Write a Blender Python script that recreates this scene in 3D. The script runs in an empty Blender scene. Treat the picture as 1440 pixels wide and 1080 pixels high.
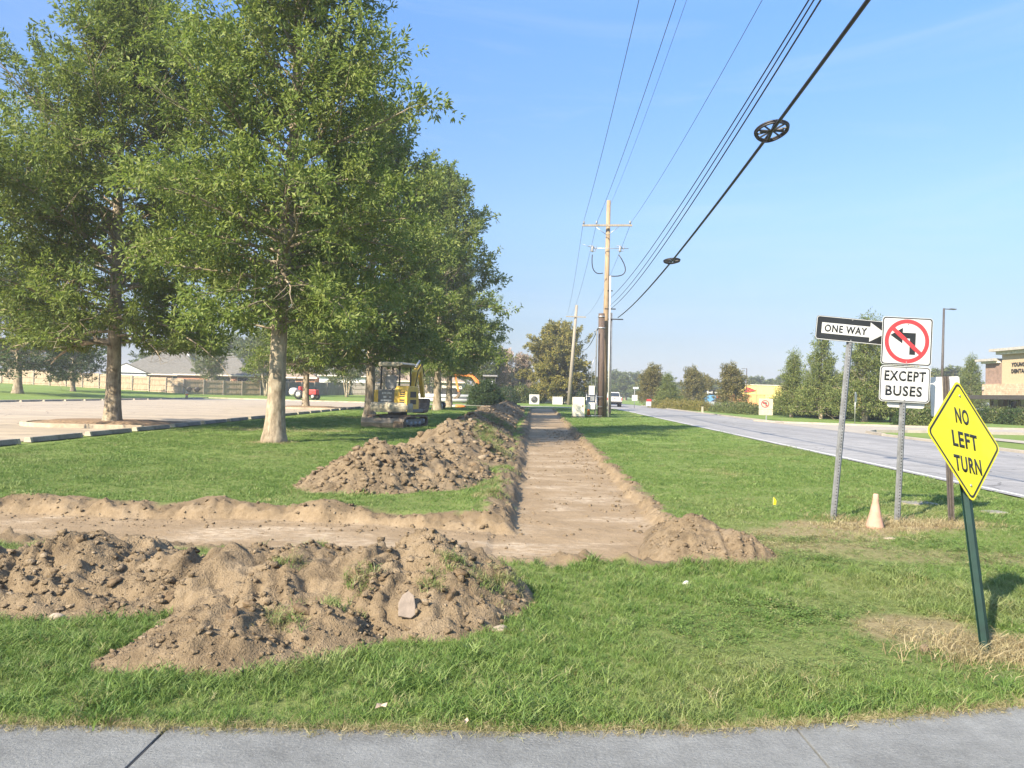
import bpy, bmesh, math, random
import numpy as np
from mathutils import Vector, Matrix, Euler
rad = math.radians
scene = bpy.context.scene
COL = scene.collection

# ------------------------------------------------------------------ camera
FPX, CAMH, PITCH, ROLL = 1081.0, 1.5, rad(0.689), rad(1.3)
cam_d = bpy.data.cameras.new('camera')
cam_d.sensor_width = 36.0
cam_d.lens = 36.0 * FPX / 1440.0
cam_d.clip_start, cam_d.clip_end = 0.05, 6000
cam = bpy.data.objects.new('camera', cam_d)
COL.objects.link(cam)
CAMM = Matrix.Translation((0, 0, CAMH)) @ Matrix.Rotation(math.pi/2 + PITCH, 4, 'X') @ Matrix.Rotation(ROLL, 4, 'Z')
cam.matrix_world = CAMM
scene.camera = cam

# ------------------------------------------------------------------ light
SUN_EL, SUN_AZ = rad(35.0), rad(220.0)          # azimuth clockwise from +Y: behind the viewer, to the left
world = bpy.data.worlds.new('World')
scene.world = world
world.use_nodes = True
wt = world.node_tree
sky = wt.nodes.new('ShaderNodeTexSky')
sky.sky_type = 'NISHITA'
sky.sun_disc = False
sky.sun_elevation = SUN_EL
sky.sun_rotation = SUN_AZ
sky.air_density = 1.0
sky.dust_density = .6
sky.ozone_density = 1.0
# calmer, bluer evening sky than the raw model: one tint by elevation, the same all the way round, and thin high cloud
_tc = wt.nodes.new('ShaderNodeTexCoord'); _sp = wt.nodes.new('ShaderNodeSeparateXYZ'); wt.links.new(_tc.outputs['Generated'], _sp.inputs[0])
_rp = wt.nodes.new('ShaderNodeValToRGB'); wt.links.new(_sp.outputs[2], _rp.inputs[0])
_e = _rp.color_ramp.elements
_st = [(0, (.185, .20, .30)), (.07, (.21, .215, .265)), (.122, (.25, .26, .295)), (.225, (.34, .375, .42)), (.342, (.35, .44, .55)), (.438, (.37, .50, .66)), (.64, (.85, .90, .92)), (1, (1, 1, 1))]
while len(_e) < len(_st): _e.new(.5)
for _i, (_p, _c) in enumerate(_st): _e[_i].position = _p; _e[_i].color = (*_c, 1)
_mx = wt.nodes.new('ShaderNodeMix'); _mx.data_type = 'RGBA'; _mx.blend_type = 'MULTIPLY'; _mx.inputs[0].default_value = 1
wt.links.new(sky.outputs[0], _mx.inputs[6]); wt.links.new(_rp.outputs[0], _mx.inputs[7])
_mp = wt.nodes.new('ShaderNodeMapping'); _mp.inputs['Scale'].default_value = (1.6, 1.6, 11); wt.links.new(_tc.outputs['Generated'], _mp.inputs[0])
_nz = wt.nodes.new('ShaderNodeTexNoise'); _nz.inputs['Scale'].default_value = 1.5; _nz.inputs['Detail'].default_value = 7; _nz.inputs['Roughness'].default_value = .62; _nz.inputs['Distortion'].default_value = .6
wt.links.new(_mp.outputs[0], _nz.inputs['Vector'])
_cr = wt.nodes.new('ShaderNodeMapRange'); _cr.inputs[1].default_value = .50; _cr.inputs[2].default_value = .74; _cr.inputs[4].default_value = .20; wt.links.new(_nz.outputs[0], _cr.inputs[0])
_cl = wt.nodes.new('ShaderNodeMix'); _cl.data_type = 'RGBA'; wt.links.new(_cr.outputs[0], _cl.inputs[0]); wt.links.new(_mx.outputs[2], _cl.inputs[6]); _cl.inputs[7].default_value = (1.7, 1.95, 2.15, 1)
wt.links.new(_cl.outputs[2], wt.nodes['Background'].inputs[0])
wt.nodes['Background'].inputs[1].default_value = 0.15
sun_d = bpy.data.lights.new('sun', 'SUN')
sun_d.energy = 4.2
sun_d.angle = rad(0.6)
sun_d.color = (1.0, 0.86, 0.66)
sun = bpy.data.objects.new('sun', sun_d)
sdir = Vector((math.sin(SUN_AZ)*math.cos(SUN_EL), math.cos(SUN_AZ)*math.cos(SUN_EL), math.sin(SUN_EL)))
sun.rotation_euler = (-sdir).to_track_quat('-Z', 'Y').to_euler()
COL.objects.link(sun)
scene.view_settings.view_transform = 'Standard'
scene.view_settings.look = 'None'
scene.view_settings.exposure = 1.68
scene.view_settings.gamma = 1.0
scene.render.engine = 'CYCLES'
scene.cycles.use_denoising = True
scene.cycles.max_bounces = 6
scene.cycles.transparent_max_bounces = 4

# ------------------------------------------------------------------ measuring helpers (sight line -> place)
CR = np.array(CAMM.to_3x3())
def ray(px, py): return CR @ np.array([(px-720)/FPX, (540-py)/FPX, -1.0])
def G(px, py, z=0.0):
    d = ray(px, py); t = (z-CAMH)/d[2]
    return Vector((d[0]*t, d[1]*t, z))
def P(px, py, Y):
    d = ray(px, py); t = Y/d[1]
    return Vector((d[0]*t, Y, CAMH + d[2]*t))
def proj(p):
    q = CR.T @ (np.array(p, float) - np.array([0, 0, CAMH]))
    return 720+FPX*q[0]/-q[2], 540-FPX*q[1]/-q[2]

# ------------------------------------------------------------------ noise
def _hash(ix, iy, seed):
    h = (ix.astype(np.int64)*374761393 + iy.astype(np.int64)*668265263 + seed*974634777) & 0xffffffff
    h = ((h ^ (h >> 13))*1274126177) & 0xffffffff
    return ((h ^ (h >> 16)) & 0xffff)/65535.0
def vnoise(x, y, seed=0):
    x = np.asarray(x, float); y = np.asarray(y, float)
    ix, iy = np.floor(x), np.floor(y); fx, fy = x-ix, y-iy
    fx = fx*fx*(3-2*fx); fy = fy*fy*(3-2*fy)
    a, b = _hash(ix, iy, seed), _hash(ix+1, iy, seed)
    c, d = _hash(ix, iy+1, seed), _hash(ix+1, iy+1, seed)
    return (a+(b-a)*fx)*(1-fy) + (c+(d-c)*fx)*fy
def fbm(x, y, seed=0, oct=4, gain=.5):
    s = 0; a = 1; t = 0
    for k in range(oct):
        s = s + a*(vnoise(x*2**k, y*2**k, seed+k*7)-.5); t += a; a *= gain
    return s/t*2          # about -1..1
def sstep(a, b, x):
    t = np.clip((x-a)/(b-a), 0, 1); return t*t*(3-2*t)

# ------------------------------------------------------------------ object helpers
def props(o, label=None, cat=None, group=None, kind=None):
    if label: o['label'] = label
    if cat: o['category'] = cat
    if group: o['group'] = group
    if kind: o['kind'] = kind
    return o
def thing(name, label, cat, loc=(0, 0, 0), rot=(0, 0, 0), group=None):
    o = bpy.data.objects.new(name, None)
    o.empty_display_size = .2
    o.location = loc
    o.rotation_euler = rot
    COL.objects.link(o)
    return props(o, label, cat, group)
def link(name, me, parent=None, loc=None, rot=None, kind=None):
    o = bpy.data.objects.new(name, me)
    COL.objects.link(o)
    if parent: o.parent = parent
    if loc is not None: o.location = loc
    if rot is not None: o.rotation_euler = rot
    if kind: o['kind'] = kind
    return o
def dup(o, parent=None):
    c = o.copy(); COL.objects.link(c)
    if parent: c.parent = parent
    for ch in o.children:
        dup(ch, c)
    return c
def np_mesh(name, V, Fq, mat=None, smooth=False, attrs=None):
    """V (n,3), Fq (m,k) of equal-sided faces"""
    V = np.asarray(V, np.float32); Fq = np.asarray(Fq, np.int32)
    m, k = Fq.shape
    me = bpy.data.meshes.new(name)
    me.vertices.add(len(V)); me.vertices.foreach_set('co', V.ravel())
    me.loops.add(m*k); me.loops.foreach_set('vertex_index', Fq.ravel())
    me.polygons.add(m)
    me.polygons.foreach_set('loop_start', np.arange(0, m*k, k, dtype=np.int32))
    me.polygons.foreach_set('loop_total', np.full(m, k, np.int32))
    if smooth: me.polygons.foreach_set('use_smooth', np.ones(m, bool))
    for an, av in (attrs or {}).items():
        a = me.attributes.new(an, 'FLOAT', 'POINT'); a.data.foreach_set('value', np.asarray(av, np.float32))
    me.update(calc_edges=True); me.validate()
    if mat: me.materials.append(mat)
    return me

class MB:
    """collects shapes into one mesh"""
    def __init__(s): s.v = []; s.f = []; s.sm = []
    def add(s, vs, fs, smooth=False):
        o = len(s.v); s.v += [tuple(p) for p in vs]
        for f in fs: s.f.append([i+o for i in f]); s.sm.append(smooth)
        return s
    def box(s, c, d, rot=None):
        x, y, z = d[0]/2, d[1]/2, d[2]/2
        vs = [Vector(p) for p in ((-x,-y,-z),(x,-y,-z),(x,y,-z),(-x,y,-z),(-x,-y,z),(x,-y,z),(x,y,z),(-x,y,z))]
        if rot is not None:
            m = Euler(rot).to_matrix() if not isinstance(rot, Matrix) else rot
            vs = [m @ p for p in vs]
        return s.add([p+Vector(c) for p in vs], [(0,3,2,1),(4,5,6,7),(0,1,5,4),(1,2,6,5),(2,3,7,6),(3,0,4,7)])
    def bx(s, x0, x1, y0, y1, z0, z1): return s.box(((x0+x1)/2,(y0+y1)/2,(z0+z1)/2), (x1-x0, y1-y0, z1-z0))
    def tube(s, pts, r, n=8, cap=True, smooth=True):
        pts = [Vector(p) for p in pts]
        rs = r if isinstance(r, (list, tuple)) else [r]*len(pts)
        vs = []; up = None
        for i, p in enumerate(pts):
            t = (pts[min(i+1, len(pts)-1)] - pts[max(i-1, 0)])
            if t.length < 1e-9: t = Vector((0, 0, 1))
            t.normalize()
            if up is None: up = t.orthogonal().normalized()
            up = (up - t*up.dot(t))
            up = up.normalized() if up.length > 1e-6 else t.orthogonal().normalized()
            b = t.cross(up)
            for k in range(n):
                a = 2*math.pi*(k+.5)/n
                vs.append(p + (up*math.cos(a) + b*math.sin(a))*rs[i])
        fs = [(i*n+k, i*n+(k+1) % n, (i+1)*n+(k+1) % n, (i+1)*n+k) for i in range(len(pts)-1) for k in range(n)]
        s.add(vs, fs, smooth)
        if cap:
            o = len(s.v)-len(vs)
            s.f.append([o+k for k in range(n)][::-1]); s.sm.append(False)
            s.f.append([o+(len(pts)-1)*n+k for k in range(n)]); s.sm.append(False)
        return s
    def prism(s, poly, a, b, axis='y', rot=None, loc=(0, 0, 0)):
        """poly of (u,v): extruded along axis; u,v are x,z for 'y', x,y for 'z', y,z for 'x'"""
        def to(u, v, w): return {'y': (u, w, v), 'z': (u, v, w), 'x': (w, u, v)}[axis]
        n = len(poly)
        vs = [Vector(to(u, v, a)) for u, v in poly] + [Vector(to(u, v, b)) for u, v in poly]
        if rot is not None:
            m = Euler(rot).to_matrix(); vs = [m @ p for p in vs]
        vs = [p+Vector(loc) for p in vs]
        fs = [list(range(n)), list(range(2*n-1, n-1, -1))] + [(i, n+i, n+(i+1) % n, (i+1) % n) for i in range(n)]
        return s.add(vs, fs)
    def ring(s, po, pi_, a, b):
        n = len(po)
        vs = [(u, a, v) for u, v in po]+[(u, a, v) for u, v in pi_]+[(u, b, v) for u, v in po]+[(u, b, v) for u, v in pi_]
        fs = []
        for i in range(n):
            j = (i+1) % n
            fs += [(i, j, n+j, n+i), (2*n+j, 2*n+i, 3*n+i, 3*n+j), (i, 2*n+i, 2*n+j, j), (n+j, 3*n+j, 3*n+i, n+i)]
        return s.add(vs, fs)
    def lathe(s, prof, n=16, c=(0, 0, 0), smooth=True, axis='z'):
        vs = []
        for r, z in prof:
            for k in range(n):
                a = 2*math.pi*k/n
                p = (r*math.cos(a), r*math.sin(a), z)
                if axis == 'y': p = (p[0], p[2], p[1])
                if axis == 'x': p = (p[2], p[0], p[1])
                vs.append((p[0]+c[0], p[1]+c[1], p[2]+c[2]))
        fs = [(i*n+k, i*n+(k+1) % n, (i+1)*n+(k+1) % n, (i+1)*n+k) for i in range(len(prof)-1) for k in range(n)]
        fs += [list(range(n))[::-1], [(len(prof)-1)*n+k for k in range(n)]]
        return s.add(vs, fs, smooth)
    def ball(s, c, r, n=10, m=6, squash=(1, 1, 1), jit=0, rng=random):
        vs = [(0, 0, 1)]
        for i in range(1, m):
            t = math.pi*i/m
            for k in range(n):
                a = 2*math.pi*k/n
                vs.append((math.sin(t)*math.cos(a), math.sin(t)*math.sin(a), math.cos(t)))
        vs.append((0, 0, -1))
        vs = [tuple(c[j] + v[j]*r*squash[j]*(1+rng.uniform(-jit, jit)) for j in range(3)) for v in vs]
        fs = [(0, 1+k, 1+(k+1) % n) for k in range(n)]
        for i in range(m-2):
            for k in range(n):
                a, b = 1+i*n+k, 1+i*n+(k+1) % n
                fs.append((a, a+n, b+n, b))
        L = len(vs)-1
        fs += [(L, 1+(m-2)*n+(k+1) % n, 1+(m-2)*n+k) for k in range(n)]
        return s.add(vs, fs, True)
    def mesh(s, name, mat, bevel=0):
        me = bpy.data.meshes.new(name)
        me.from_pydata(s.v, [], s.f)
        me.polygons.foreach_set('use_smooth', s.sm)
        bm = bmesh.new(); bm.from_mesh(me)
        bmesh.ops.recalc_face_normals(bm, faces=bm.faces)
        if bevel:
            es = [e for e in bm.edges if len(e.link_faces) == 2 and e.calc_face_angle(0) > .6]
            bmesh.ops.bevel(bm, geom=es, offset=bevel, segments=2, affect='EDGES', profile=.6, clamp_overlap=True)
        bm.to_mesh(me); bm.free()
        me.materials.append(mat)
        return me
    def build(s, name, mat, parent=None, bevel=0, loc=None, rot=None, kind=None):
        return link(name, s.mesh(name, mat, bevel), parent, loc, rot, kind)

def rrect(w, h, r, n=5, cx=0, cz=0):
    pts = []
    for sx, sz, a0 in ((1, 1, 0), (-1, 1, 90), (-1, -1, 180), (1, -1, 270)):
        for k in range(n+1):
            a = rad(a0 + 90*k/n)
            pts.append((cx+sx*(w/2-r)+r*math.cos(a), cz+sz*(h/2-r)+r*math.sin(a)))
    return pts
def circ(r, n=40, cx=0, cz=0, a0=0): return [(cx+r*math.cos(a0+2*math.pi*k/n), cz+r*math.sin(a0+2*math.pi*k/n)) for k in range(n)]
def text_mesh(name, s, cap, mat, width=None, bold=.012, depth=.001):
    """flat lettering in the XZ plane facing -Y, centred"""
    cu = bpy.data.curves.new(name, 'FONT')
    cu.body = s; cu.size = 1.0; cu.offset = bold; cu.extrude = 0.0
    cu.space_character = 1.12
    cu.resolution_u = 3
    o = bpy.data.objects.new(name, cu); COL.objects.link(o)
    dg = bpy.context.evaluated_depsgraph_get()
    me = bpy.data.meshes.new_from_object(o.evaluated_get(dg))
    bpy.data.objects.remove(o); bpy.data.curves.remove(cu)
    co = np.zeros(len(me.vertices)*3, np.float32); me.vertices.foreach_get('co', co); co = co.reshape(-1, 3)
    lo, hi = co.min(0), co.max(0)
    k = cap/(hi[1]-lo[1]); kx = k if width is None else width/(hi[0]-lo[0])
    out = np.stack([(co[:, 0]-(lo[0]+hi[0])/2)*kx, np.zeros(len(co)), (co[:, 1]-(lo[1]+hi[1])/2)*k], 1).astype(np.float32)
    me.vertices.foreach_set('co', out.ravel())
    bm = bmesh.new(); bm.from_mesh(me)
    r = bmesh.ops.extrude_face_region(bm, geom=bm.faces[:])
    bmesh.ops.translate(bm, verts=[e for e in r['geom'] if isinstance(e, bmesh.types.BMVert)], vec=(0, -depth, 0))
    bmesh.ops.recalc_face_normals(bm, faces=bm.faces)
    bm.to_mesh(me); bm.free()
    me.materials.clear(); me.materials.append(mat)
    return me

# ------------------------------------------------------------------ materials
class NT:
    def __init__(s, name):
        s.m = bpy.data.materials.new(name); s.m.use_nodes = True
        s.t = s.m.node_tree; s.b = s.t.nodes['Principled BSDF']; s.out = s.t.nodes['Material Output']
        s._obj = None
    def n(s, ty, **kw):
        nd = s.t.nodes.new(ty)
        for k, v in kw.items(): setattr(nd, k, v)
        return nd
    def l(s, a, b): s.t.links.new(a, b)
    def co(s, which='Object'):
        if s._obj is None: s._obj = s.n('ShaderNodeTexCoord')
        return s._obj.outputs[which]
    def noise(s, scale, detail=5, rough=.55, which='Object', stretch=None, dist=0):
        nd = s.n('ShaderNodeTexNoise'); nd.inputs['Scale'].default_value = scale
        nd.inputs['Detail'].default_value = detail; nd.inputs['Roughness'].default_value = rough
        nd.inputs['Distortion'].default_value = dist
        src = s.co(which)
        if stretch:
            mp = s.n('ShaderNodeMapping'); mp.inputs['Scale'].default_value = stretch; s.l(src, mp.inputs[0]); src = mp.outputs[0]
        s.l(src, nd.inputs['Vector']); return nd.outputs['Fac']
    def ramp(s, fac, stops):
        r = s.n('ShaderNodeValToRGB'); e = r.color_ramp.elements
        while len(e) < len(stops): e.new(.5)
        for i, (p, c) in enumerate(stops):
            e[i].position = p; e[i].color = (*c, 1) if len(c) == 3 else c
        s.l(fac, r.inputs[0]); return r.outputs[0]
    def mix(s, fac, a, b, mode='MIX'):
        nd = s.n('ShaderNodeMix', data_type='RGBA', blend_type=mode)
        for sock, v in ((nd.inputs[0], fac), (nd.inputs[6], a), (nd.inputs[7], b)):
            if hasattr(v, 'is_output'): s.l(v, sock)
            elif isinstance(v, (int, float)): sock.default_value = v
            else: sock.default_value = (*v, 1)
        return nd.outputs[2]
    def math(s, op, a, b=0.0, clamp=False):
        nd = s.n('ShaderNodeMath', operation=op, use_clamp=clamp)
        for sock, v in ((nd.inputs[0], a), (nd.inputs[1], b)):
            if hasattr(v, 'is_output'): s.l(v, sock)
            else: sock.default_value = v
        return nd.outputs[0]
    def attr(s, name, ty='GEOMETRY'):
        nd = s.n('ShaderNodeAttribute', attribute_name=name, attribute_type=ty); return nd.outputs['Fac']
    def bump(s, h, strength=.5, dist=.02):
        b = s.n('ShaderNodeBump'); b.inputs['Strength'].default_value = strength; b.inputs['Distance'].default_value = dist
        s.l(h, b.inputs['Height']); s.l(b.outputs[0], s.b.inputs['Normal'])
    def base(s, c):
        if hasattr(c, 'is_output'): s.l(c, s.b.inputs['Base Color'])
        else: s.b.inputs['Base Color'].default_value = (*c, 1)
    def set(s, rough=.7, metal=0, spec=None):
        s.b.inputs['Roughness'].default_value = rough; s.b.inputs['Metallic'].default_value = metal
        if spec is not None: s.b.inputs['Specular IOR Level'].default_value = spec
        return s

def mat_simple(name, c, rough=.6, metal=0, var=.25, scale=4, bump=0, bscale=60, stretch=None, spec=None, dirt=None):
    k = NT(name); k.set(rough, metal, spec)
    f = k.noise(scale, 6, .6, stretch=stretch)
    lo = tuple(x*(1-var) for x in c); hi = tuple(min(1, x*(1+var)) for x in c)
    col = k.ramp(f, [(.3, lo), (.7, hi)])
    if dirt:
        col = k.mix(k.math('MULTIPLY', k.ramp(k.noise(dirt[1], 7, .65), [(.48, (0, 0, 0)), (.66, (1, 1, 1))]), dirt[2]), col, dirt[0])
    k.base(col)
    if bump: k.bump(k.noise(bscale, 4), bump, .01)
    return k.m

SOIL_A, SOIL_B, SOIL_C = (.116, .087, .054), (.205, .157, .100), (.280, .222, .150)
def soil_color(k, seed_scale=1.0):
    a = k.noise(2.3*seed_scale, 6, .62); b = k.noise(21*seed_scale, 6, .65); c = k.noise(90*seed_scale, 3, .6)
    h = k.math('ADD', k.math('MULTIPLY', a, .45), k.math('ADD', k.math('MULTIPLY', b, .35), k.math('MULTIPLY', c, .2)))
    return k.ramp(h, [(.34, SOIL_A), (.5, SOIL_B), (.66, SOIL_C)]), b, c
def mat_soil():
    k = NT('soil'); k.set(.95, 0, .15)
    col, b, c = soil_color(k)
    dk = k.ramp(k.noise(5.5, 5, .6), [(.52, (0, 0, 0)), (.68, (1, 1, 1))])
    col = k.mix(k.math('MULTIPLY', dk, .45), col, (.06, .043, .027))
    k.base(col)
    k.bump(k.math('ADD', b, k.math('MULTIPLY', c, .6)), .9, .035)
    return k.m
M_SOIL = mat_soil()
def mat_clod():
    k = NT('soil_clod'); k.set(.95, 0, .15)
    g = k.n('ShaderNodeNewGeometry')
    col = k.ramp(g.outputs['Random Per Island'], [(0, (.162, .124, .079)), (.5, (.213, .165, .107)), (.9, (.262, .208, .142)), (1, (.35, .29, .21))])
    col = k.mix(k.math('MULTIPLY', k.noise(35, 4), .5), col, (.125, .09, .057))
    k.base(col); k.bump(k.noise(70, 4), .9, .03)
    return k.m
M_CLOD = mat_clod()

def mat_ground():
    k = NT('lawn_and_soil'); k.set(.95, 0, .12)
    n1 = k.noise(.35, 4, .6); n2 = k.noise(3.2, 5, .6); n3 = k.noise(38, 4, .65)
    g = k.ramp(k.math('ADD', k.math('MULTIPLY', n1, .4), k.math('ADD', k.math('MULTIPLY', n2, .35), k.math('MULTIPLY', n3, .25))),
               [(.33, (.088, .145, .036)), (.5, (.140, .204, .053)), (.67, (.19, .25, .077))])
    thatch = k.ramp(n3, [(.35, (.08, .07, .035)), (.7, (.15, .13, .07))])
    g = k.mix(k.math('MULTIPLY', k.attr('near'), .45), g, thatch)
    dry = k.ramp(k.noise(26, 5, .6), [(.3, (.15, .11, .065)), (.55, (.24, .19, .115)), (.75, (.31, .26, .17))])
    g = k.mix(k.attr('dry'), g, dry)
    s, b, c = soil_color(k)
    # pale clay smears pressed flat by the bucket on the cut floor, running across the trench
    sm = k.noise(.62, 5, .6, stretch=(.8, 1.9, 1), dist=.5)
    pale = k.math('MULTIPLY', k.math('MULTIPLY', k.ramp(k.noise(13, 5, .65, stretch=(.6, 1.3, 1)), [(.40, (.1, .1, .1)), (.62, (1, 1, 1))]), k.ramp(sm, [(.50, (0, 0, 0)), (.62, (1, 1, 1))])), k.attr('floor'))
    s = k.mix(k.math('MULTIPLY', k.attr('floor'), .35), s, (.285, .21, .135))
    s = k.mix(k.math('MULTIPLY', pale, .62), s, (.47, .40, .31))
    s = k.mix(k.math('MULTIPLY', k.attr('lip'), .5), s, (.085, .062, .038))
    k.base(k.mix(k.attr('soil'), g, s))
    k.bump(k.math('ADD', b, k.math('MULTIPLY', c, .5)), .6, .025)
    return k.m
M_GROUND = mat_ground()

def mat_leaf(name, dark, mid, light, trans=.3, extra=None):
    k = NT(name)
    g = k.n('ShaderNodeNewGeometry'); oi = k.n('ShaderNodeObjectInfo')
    col = k.ramp(g.outputs['Random Per Island'], [(0, dark), (.5, mid), (1, light)])
    if extra is not None:
        col = k.mix(k.math('MULTIPLY', k.ramp(k.noise(*extra[1]), [(extra[2]-.08, (0, 0, 0)), (extra[2]+.08, (1, 1, 1))]), .6), col, extra[0])
    hsv = k.n('ShaderNodeHueSaturation')
    k.l(col, hsv.inputs['Color'])
    v = k.math('ADD', k.math('MULTIPLY', oi.outputs['Random'], .22), .89); k.l(v, hsv.inputs['Value'])
    k.l(hsv.outputs[0], k.b.inputs['Base Color'])
    k.set(.55, 0, .3)
    tr = k.n('ShaderNodeBsdfTranslucent'); ms = k.n('ShaderNodeMixShader'); ms.inputs[0].default_value = trans
    tc = k.mix(.5, hsv.outputs[0], (.16, .22, .02)); k.l(tc, tr.inputs[0])
    k.l(k.b.outputs[0], ms.inputs[1]); k.l(tr.outputs[0], ms.inputs[2]); k.l(ms.outputs[0], k.out.inputs[0])
    return k.m
M_LEAF = mat_leaf('oak_leaf', (.092, .152, .036), (.172, .240, .060), (.28, .325, .098), .48, ((.22, .25, .07), (.9, 4, .6), .60))
M_LEAF_FAR = mat_leaf('far_leaf', (.075, .108, .035), (.12, .155, .05), (.18, .20, .07))
M_LEAF_GOLDLIT = mat_leaf('gold_lit_leaf', (.12, .125, .03), (.22, .20, .05), (.32, .27, .08))  # warm sunlight on the round tree put into its colour; roadside grasses share it
M_LEAF_RUST = mat_leaf('rust_leaf', (.105, .105, .038), (.18, .165, .058), (.26, .22, .085))
M_LEAF_CYP = mat_leaf('cypress_leaf', (.085, .125, .038), (.155, .20, .058), (.24, .265, .09))
M_LEAF_DARK = mat_leaf('dark_leaf', (.022, .048, .014), (.038, .072, .02), (.065, .10, .03))
M_LEAF_PINK = mat_leaf('pink_blossom', (.13, .16, .06), (.38, .28, .22), (.70, .54, .49))
def mat_blade():
    k = NT('grass_blade')
    oi = k.n('ShaderNodeObjectInfo')
    rnd = oi.outputs['Random']
    col = k.ramp(rnd, [(0, (.078, .152, .034)), (.5, (.143, .224, .053)), (.85, (.188, .268, .076)), (1, (.24, .285, .115))])
    dryc = k.ramp(rnd, [(0, (.22, .17, .09)), (.6, (.36, .29, .165)), (1, (.46, .40, .25))])
    col = k.mix(k.attr('dry', 'INSTANCER'), col, dryc)
    k.l(col, k.b.inputs['Base Color']); k.set(.5, 0, .3)
    tr = k.n('ShaderNodeBsdfTranslucent'); ms = k.n('ShaderNodeMixShader'); ms.inputs[0].default_value = .35
    k.l(col, tr.inputs[0])
    k.l(k.b.outputs[0], ms.inputs[1]); k.l(tr.outputs[0], ms.inputs[2]); k.l(ms.outputs[0], k.out.inputs[0])
    return k.m
M_BLADE = mat_blade()
def mat_bark(name, a, b, c):
    k = NT(name); k.set(.9, 0, .2)
    n1 = k.noise(9, 6, .65, stretch=(1, 1, .3)); n2 = k.noise(2.2, 4, .6)
    col = k.ramp(n1, [(.34, tuple(1.25*q for q in a)), (.52, tuple(1.25*q for q in b)), (.7, tuple(1.25*q for q in c))])
    col = k.mix(k.math('MULTIPLY', k.ramp(n2, [(.46, (0, 0, 0)), (.60, (1, 1, 1))]), .45), col, (.40, .36, .28))
    col = k.mix(k.math('MULTIPLY', k.ramp(k.noise(3.7, 5), [(.50, (0, 0, 0)), (.62, (1, 1, 1))]), .4), col, (.14, .12, .085))
    k.base(col); k.bump(n1, .8, .03)
    return k.m
M_BARK = mat_bark('oak_bark', (.10, .08, .055), (.20, .165, .12), (.33, .28, .21))
M_BARK_PALE = mat_bark('pale_bark', (.22, .18, .13), (.36, .30, .22), (.5, .44, .34))

# ================================================================== TERRAIN
TY = [6.9, 8.7, 12.2, 18.2, 27.1, 40.3, 59, 90]
TR = [1.66, 1.86, 1.95, 2.14, 2.44, 2.90, 3.62, 4.7]
TL = [-.35, -.06, .06, .25, .55, .9, 1.42, 2.3]
TEND = 84.0
def trench_d(x, y):
    L = np.interp(y, TY, TL); R_ = np.interp(y, TY, TR)
    d1 = np.minimum(np.minimum(x-L, R_-x), np.minimum(y-7.0, TEND-y))
    far = np.interp(x, [-9, -4.8, -2, -.6], [9.35, 9.2, 9.12, 8.85]); near = np.interp(x, [-9, -5, -2, .5], [7.5, 7.4, 7.2, 7.0])
    d2 = np.minimum(np.minimum(y-near, far-y), np.minimum(.3-x, x+16))
    return np.maximum(d1, d2)
def rise(x, y):
    r = .04*np.maximum(0, -38.5-x) + .020*np.maximum(0, y-92)*sstep(-8, -16, x)
    return 1.9*np.tanh(r/1.9)
def ground_parts(x, y):
    d = trench_d(x, y)
    near = np.exp(-np.maximum(0, y-12)/25)
    dn = d + .13*fbm(x*2.3, y*2.3, 3, 5)
    m = sstep(-.03, .10, dn)
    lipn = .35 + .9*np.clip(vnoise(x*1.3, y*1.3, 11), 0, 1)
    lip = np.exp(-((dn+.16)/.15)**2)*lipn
    side = (x < -.1)
    hl = np.where(side, np.where(y < 9.9, .012, .05), .026)*(1+.5*fbm(x*5, y*5, 17, 3))
    sod = np.exp(-((dn+.30)/.26)**2)*((x < .9) & (y > 8.9)) * .14*np.clip(vnoise(x*2.2, y*2.2, 23)*1.6-.3, 0, 1)
    z = -np.where((x < -.2) & (y < 9.6), .075, .10)*m + lip*hl + sod
    z = z + m*(.012*fbm(x*2, y*2.6, 31, 4) + .008*fbm(x*9, y*9, 33, 3)) + (1-m)*.012*fbm(x*2, y*2, 37, 3)
    act = (np.abs(x) < 20) & (y < 92) & (y > 2)
    z = np.where(act, z, 0)
    rough = sstep(np.where(x > .9, -.26, -.40), -.02, dn)
    z = z + np.where(act, rough*(1-m)*(.06*fbm(x*4.5, y*4.5, 41, 4) + .07*np.abs(fbm(x*7, y*7, 42, 4)) + .055*fbm(x*14, y*14, 43, 3) + .03*fbm(x*33, y*33, 44, 2)), 0)
    soil = np.where(act, sstep(np.where(x > .9, -.24, -.36), np.where(x > .9, -.10, -.20), dn + .18*fbm(x*4, y*4, 47, 4)), 0)
    return z, soil, np.where(act, sstep(.0, .25, dn), 0), np.where(act, lip, 0)
DRYS = [(4.75, 9.35, 1.5, .42, 1.0), (5.5, 9.6, .7, .35, .8), (3.6, 8.6, 1.3, .5, .75), (4.3, 9.2, 1.2, .55, .9), (3.0, 4.75, .42, .32, 1.0), (2.75, 5.1, .5, .4, .8), (4.2, 7.5, 2.2, .4, .45),
        (3.0, 7.9, 1.1, .35, .6), (-8, 27.5, 3.2, 1.2, .6), (-7.6, 41, 3, 1.5, .6), (-6.5, 21.0, .9, .7, .8)]
def dry_mask(x, y):
    a = np.zeros_like(x)
    for cx, cy, rx, ry, s in DRYS:
        r = np.hypot((x-cx)/rx, (y-cy)/ry)
        a = np.maximum(a, s*sstep(1.15, .45, r + .35*fbm(x*2.6, y*2.6, 53, 3)))
    return a
def edge_y(x): return np.interp(x, [-30, -2.2, 0, .94, 1.64, 2.6, 6, 14], [3.38, 3.39, 3.43, 3.5, 3.63, 3.87, 5.0, 8.0])

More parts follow.
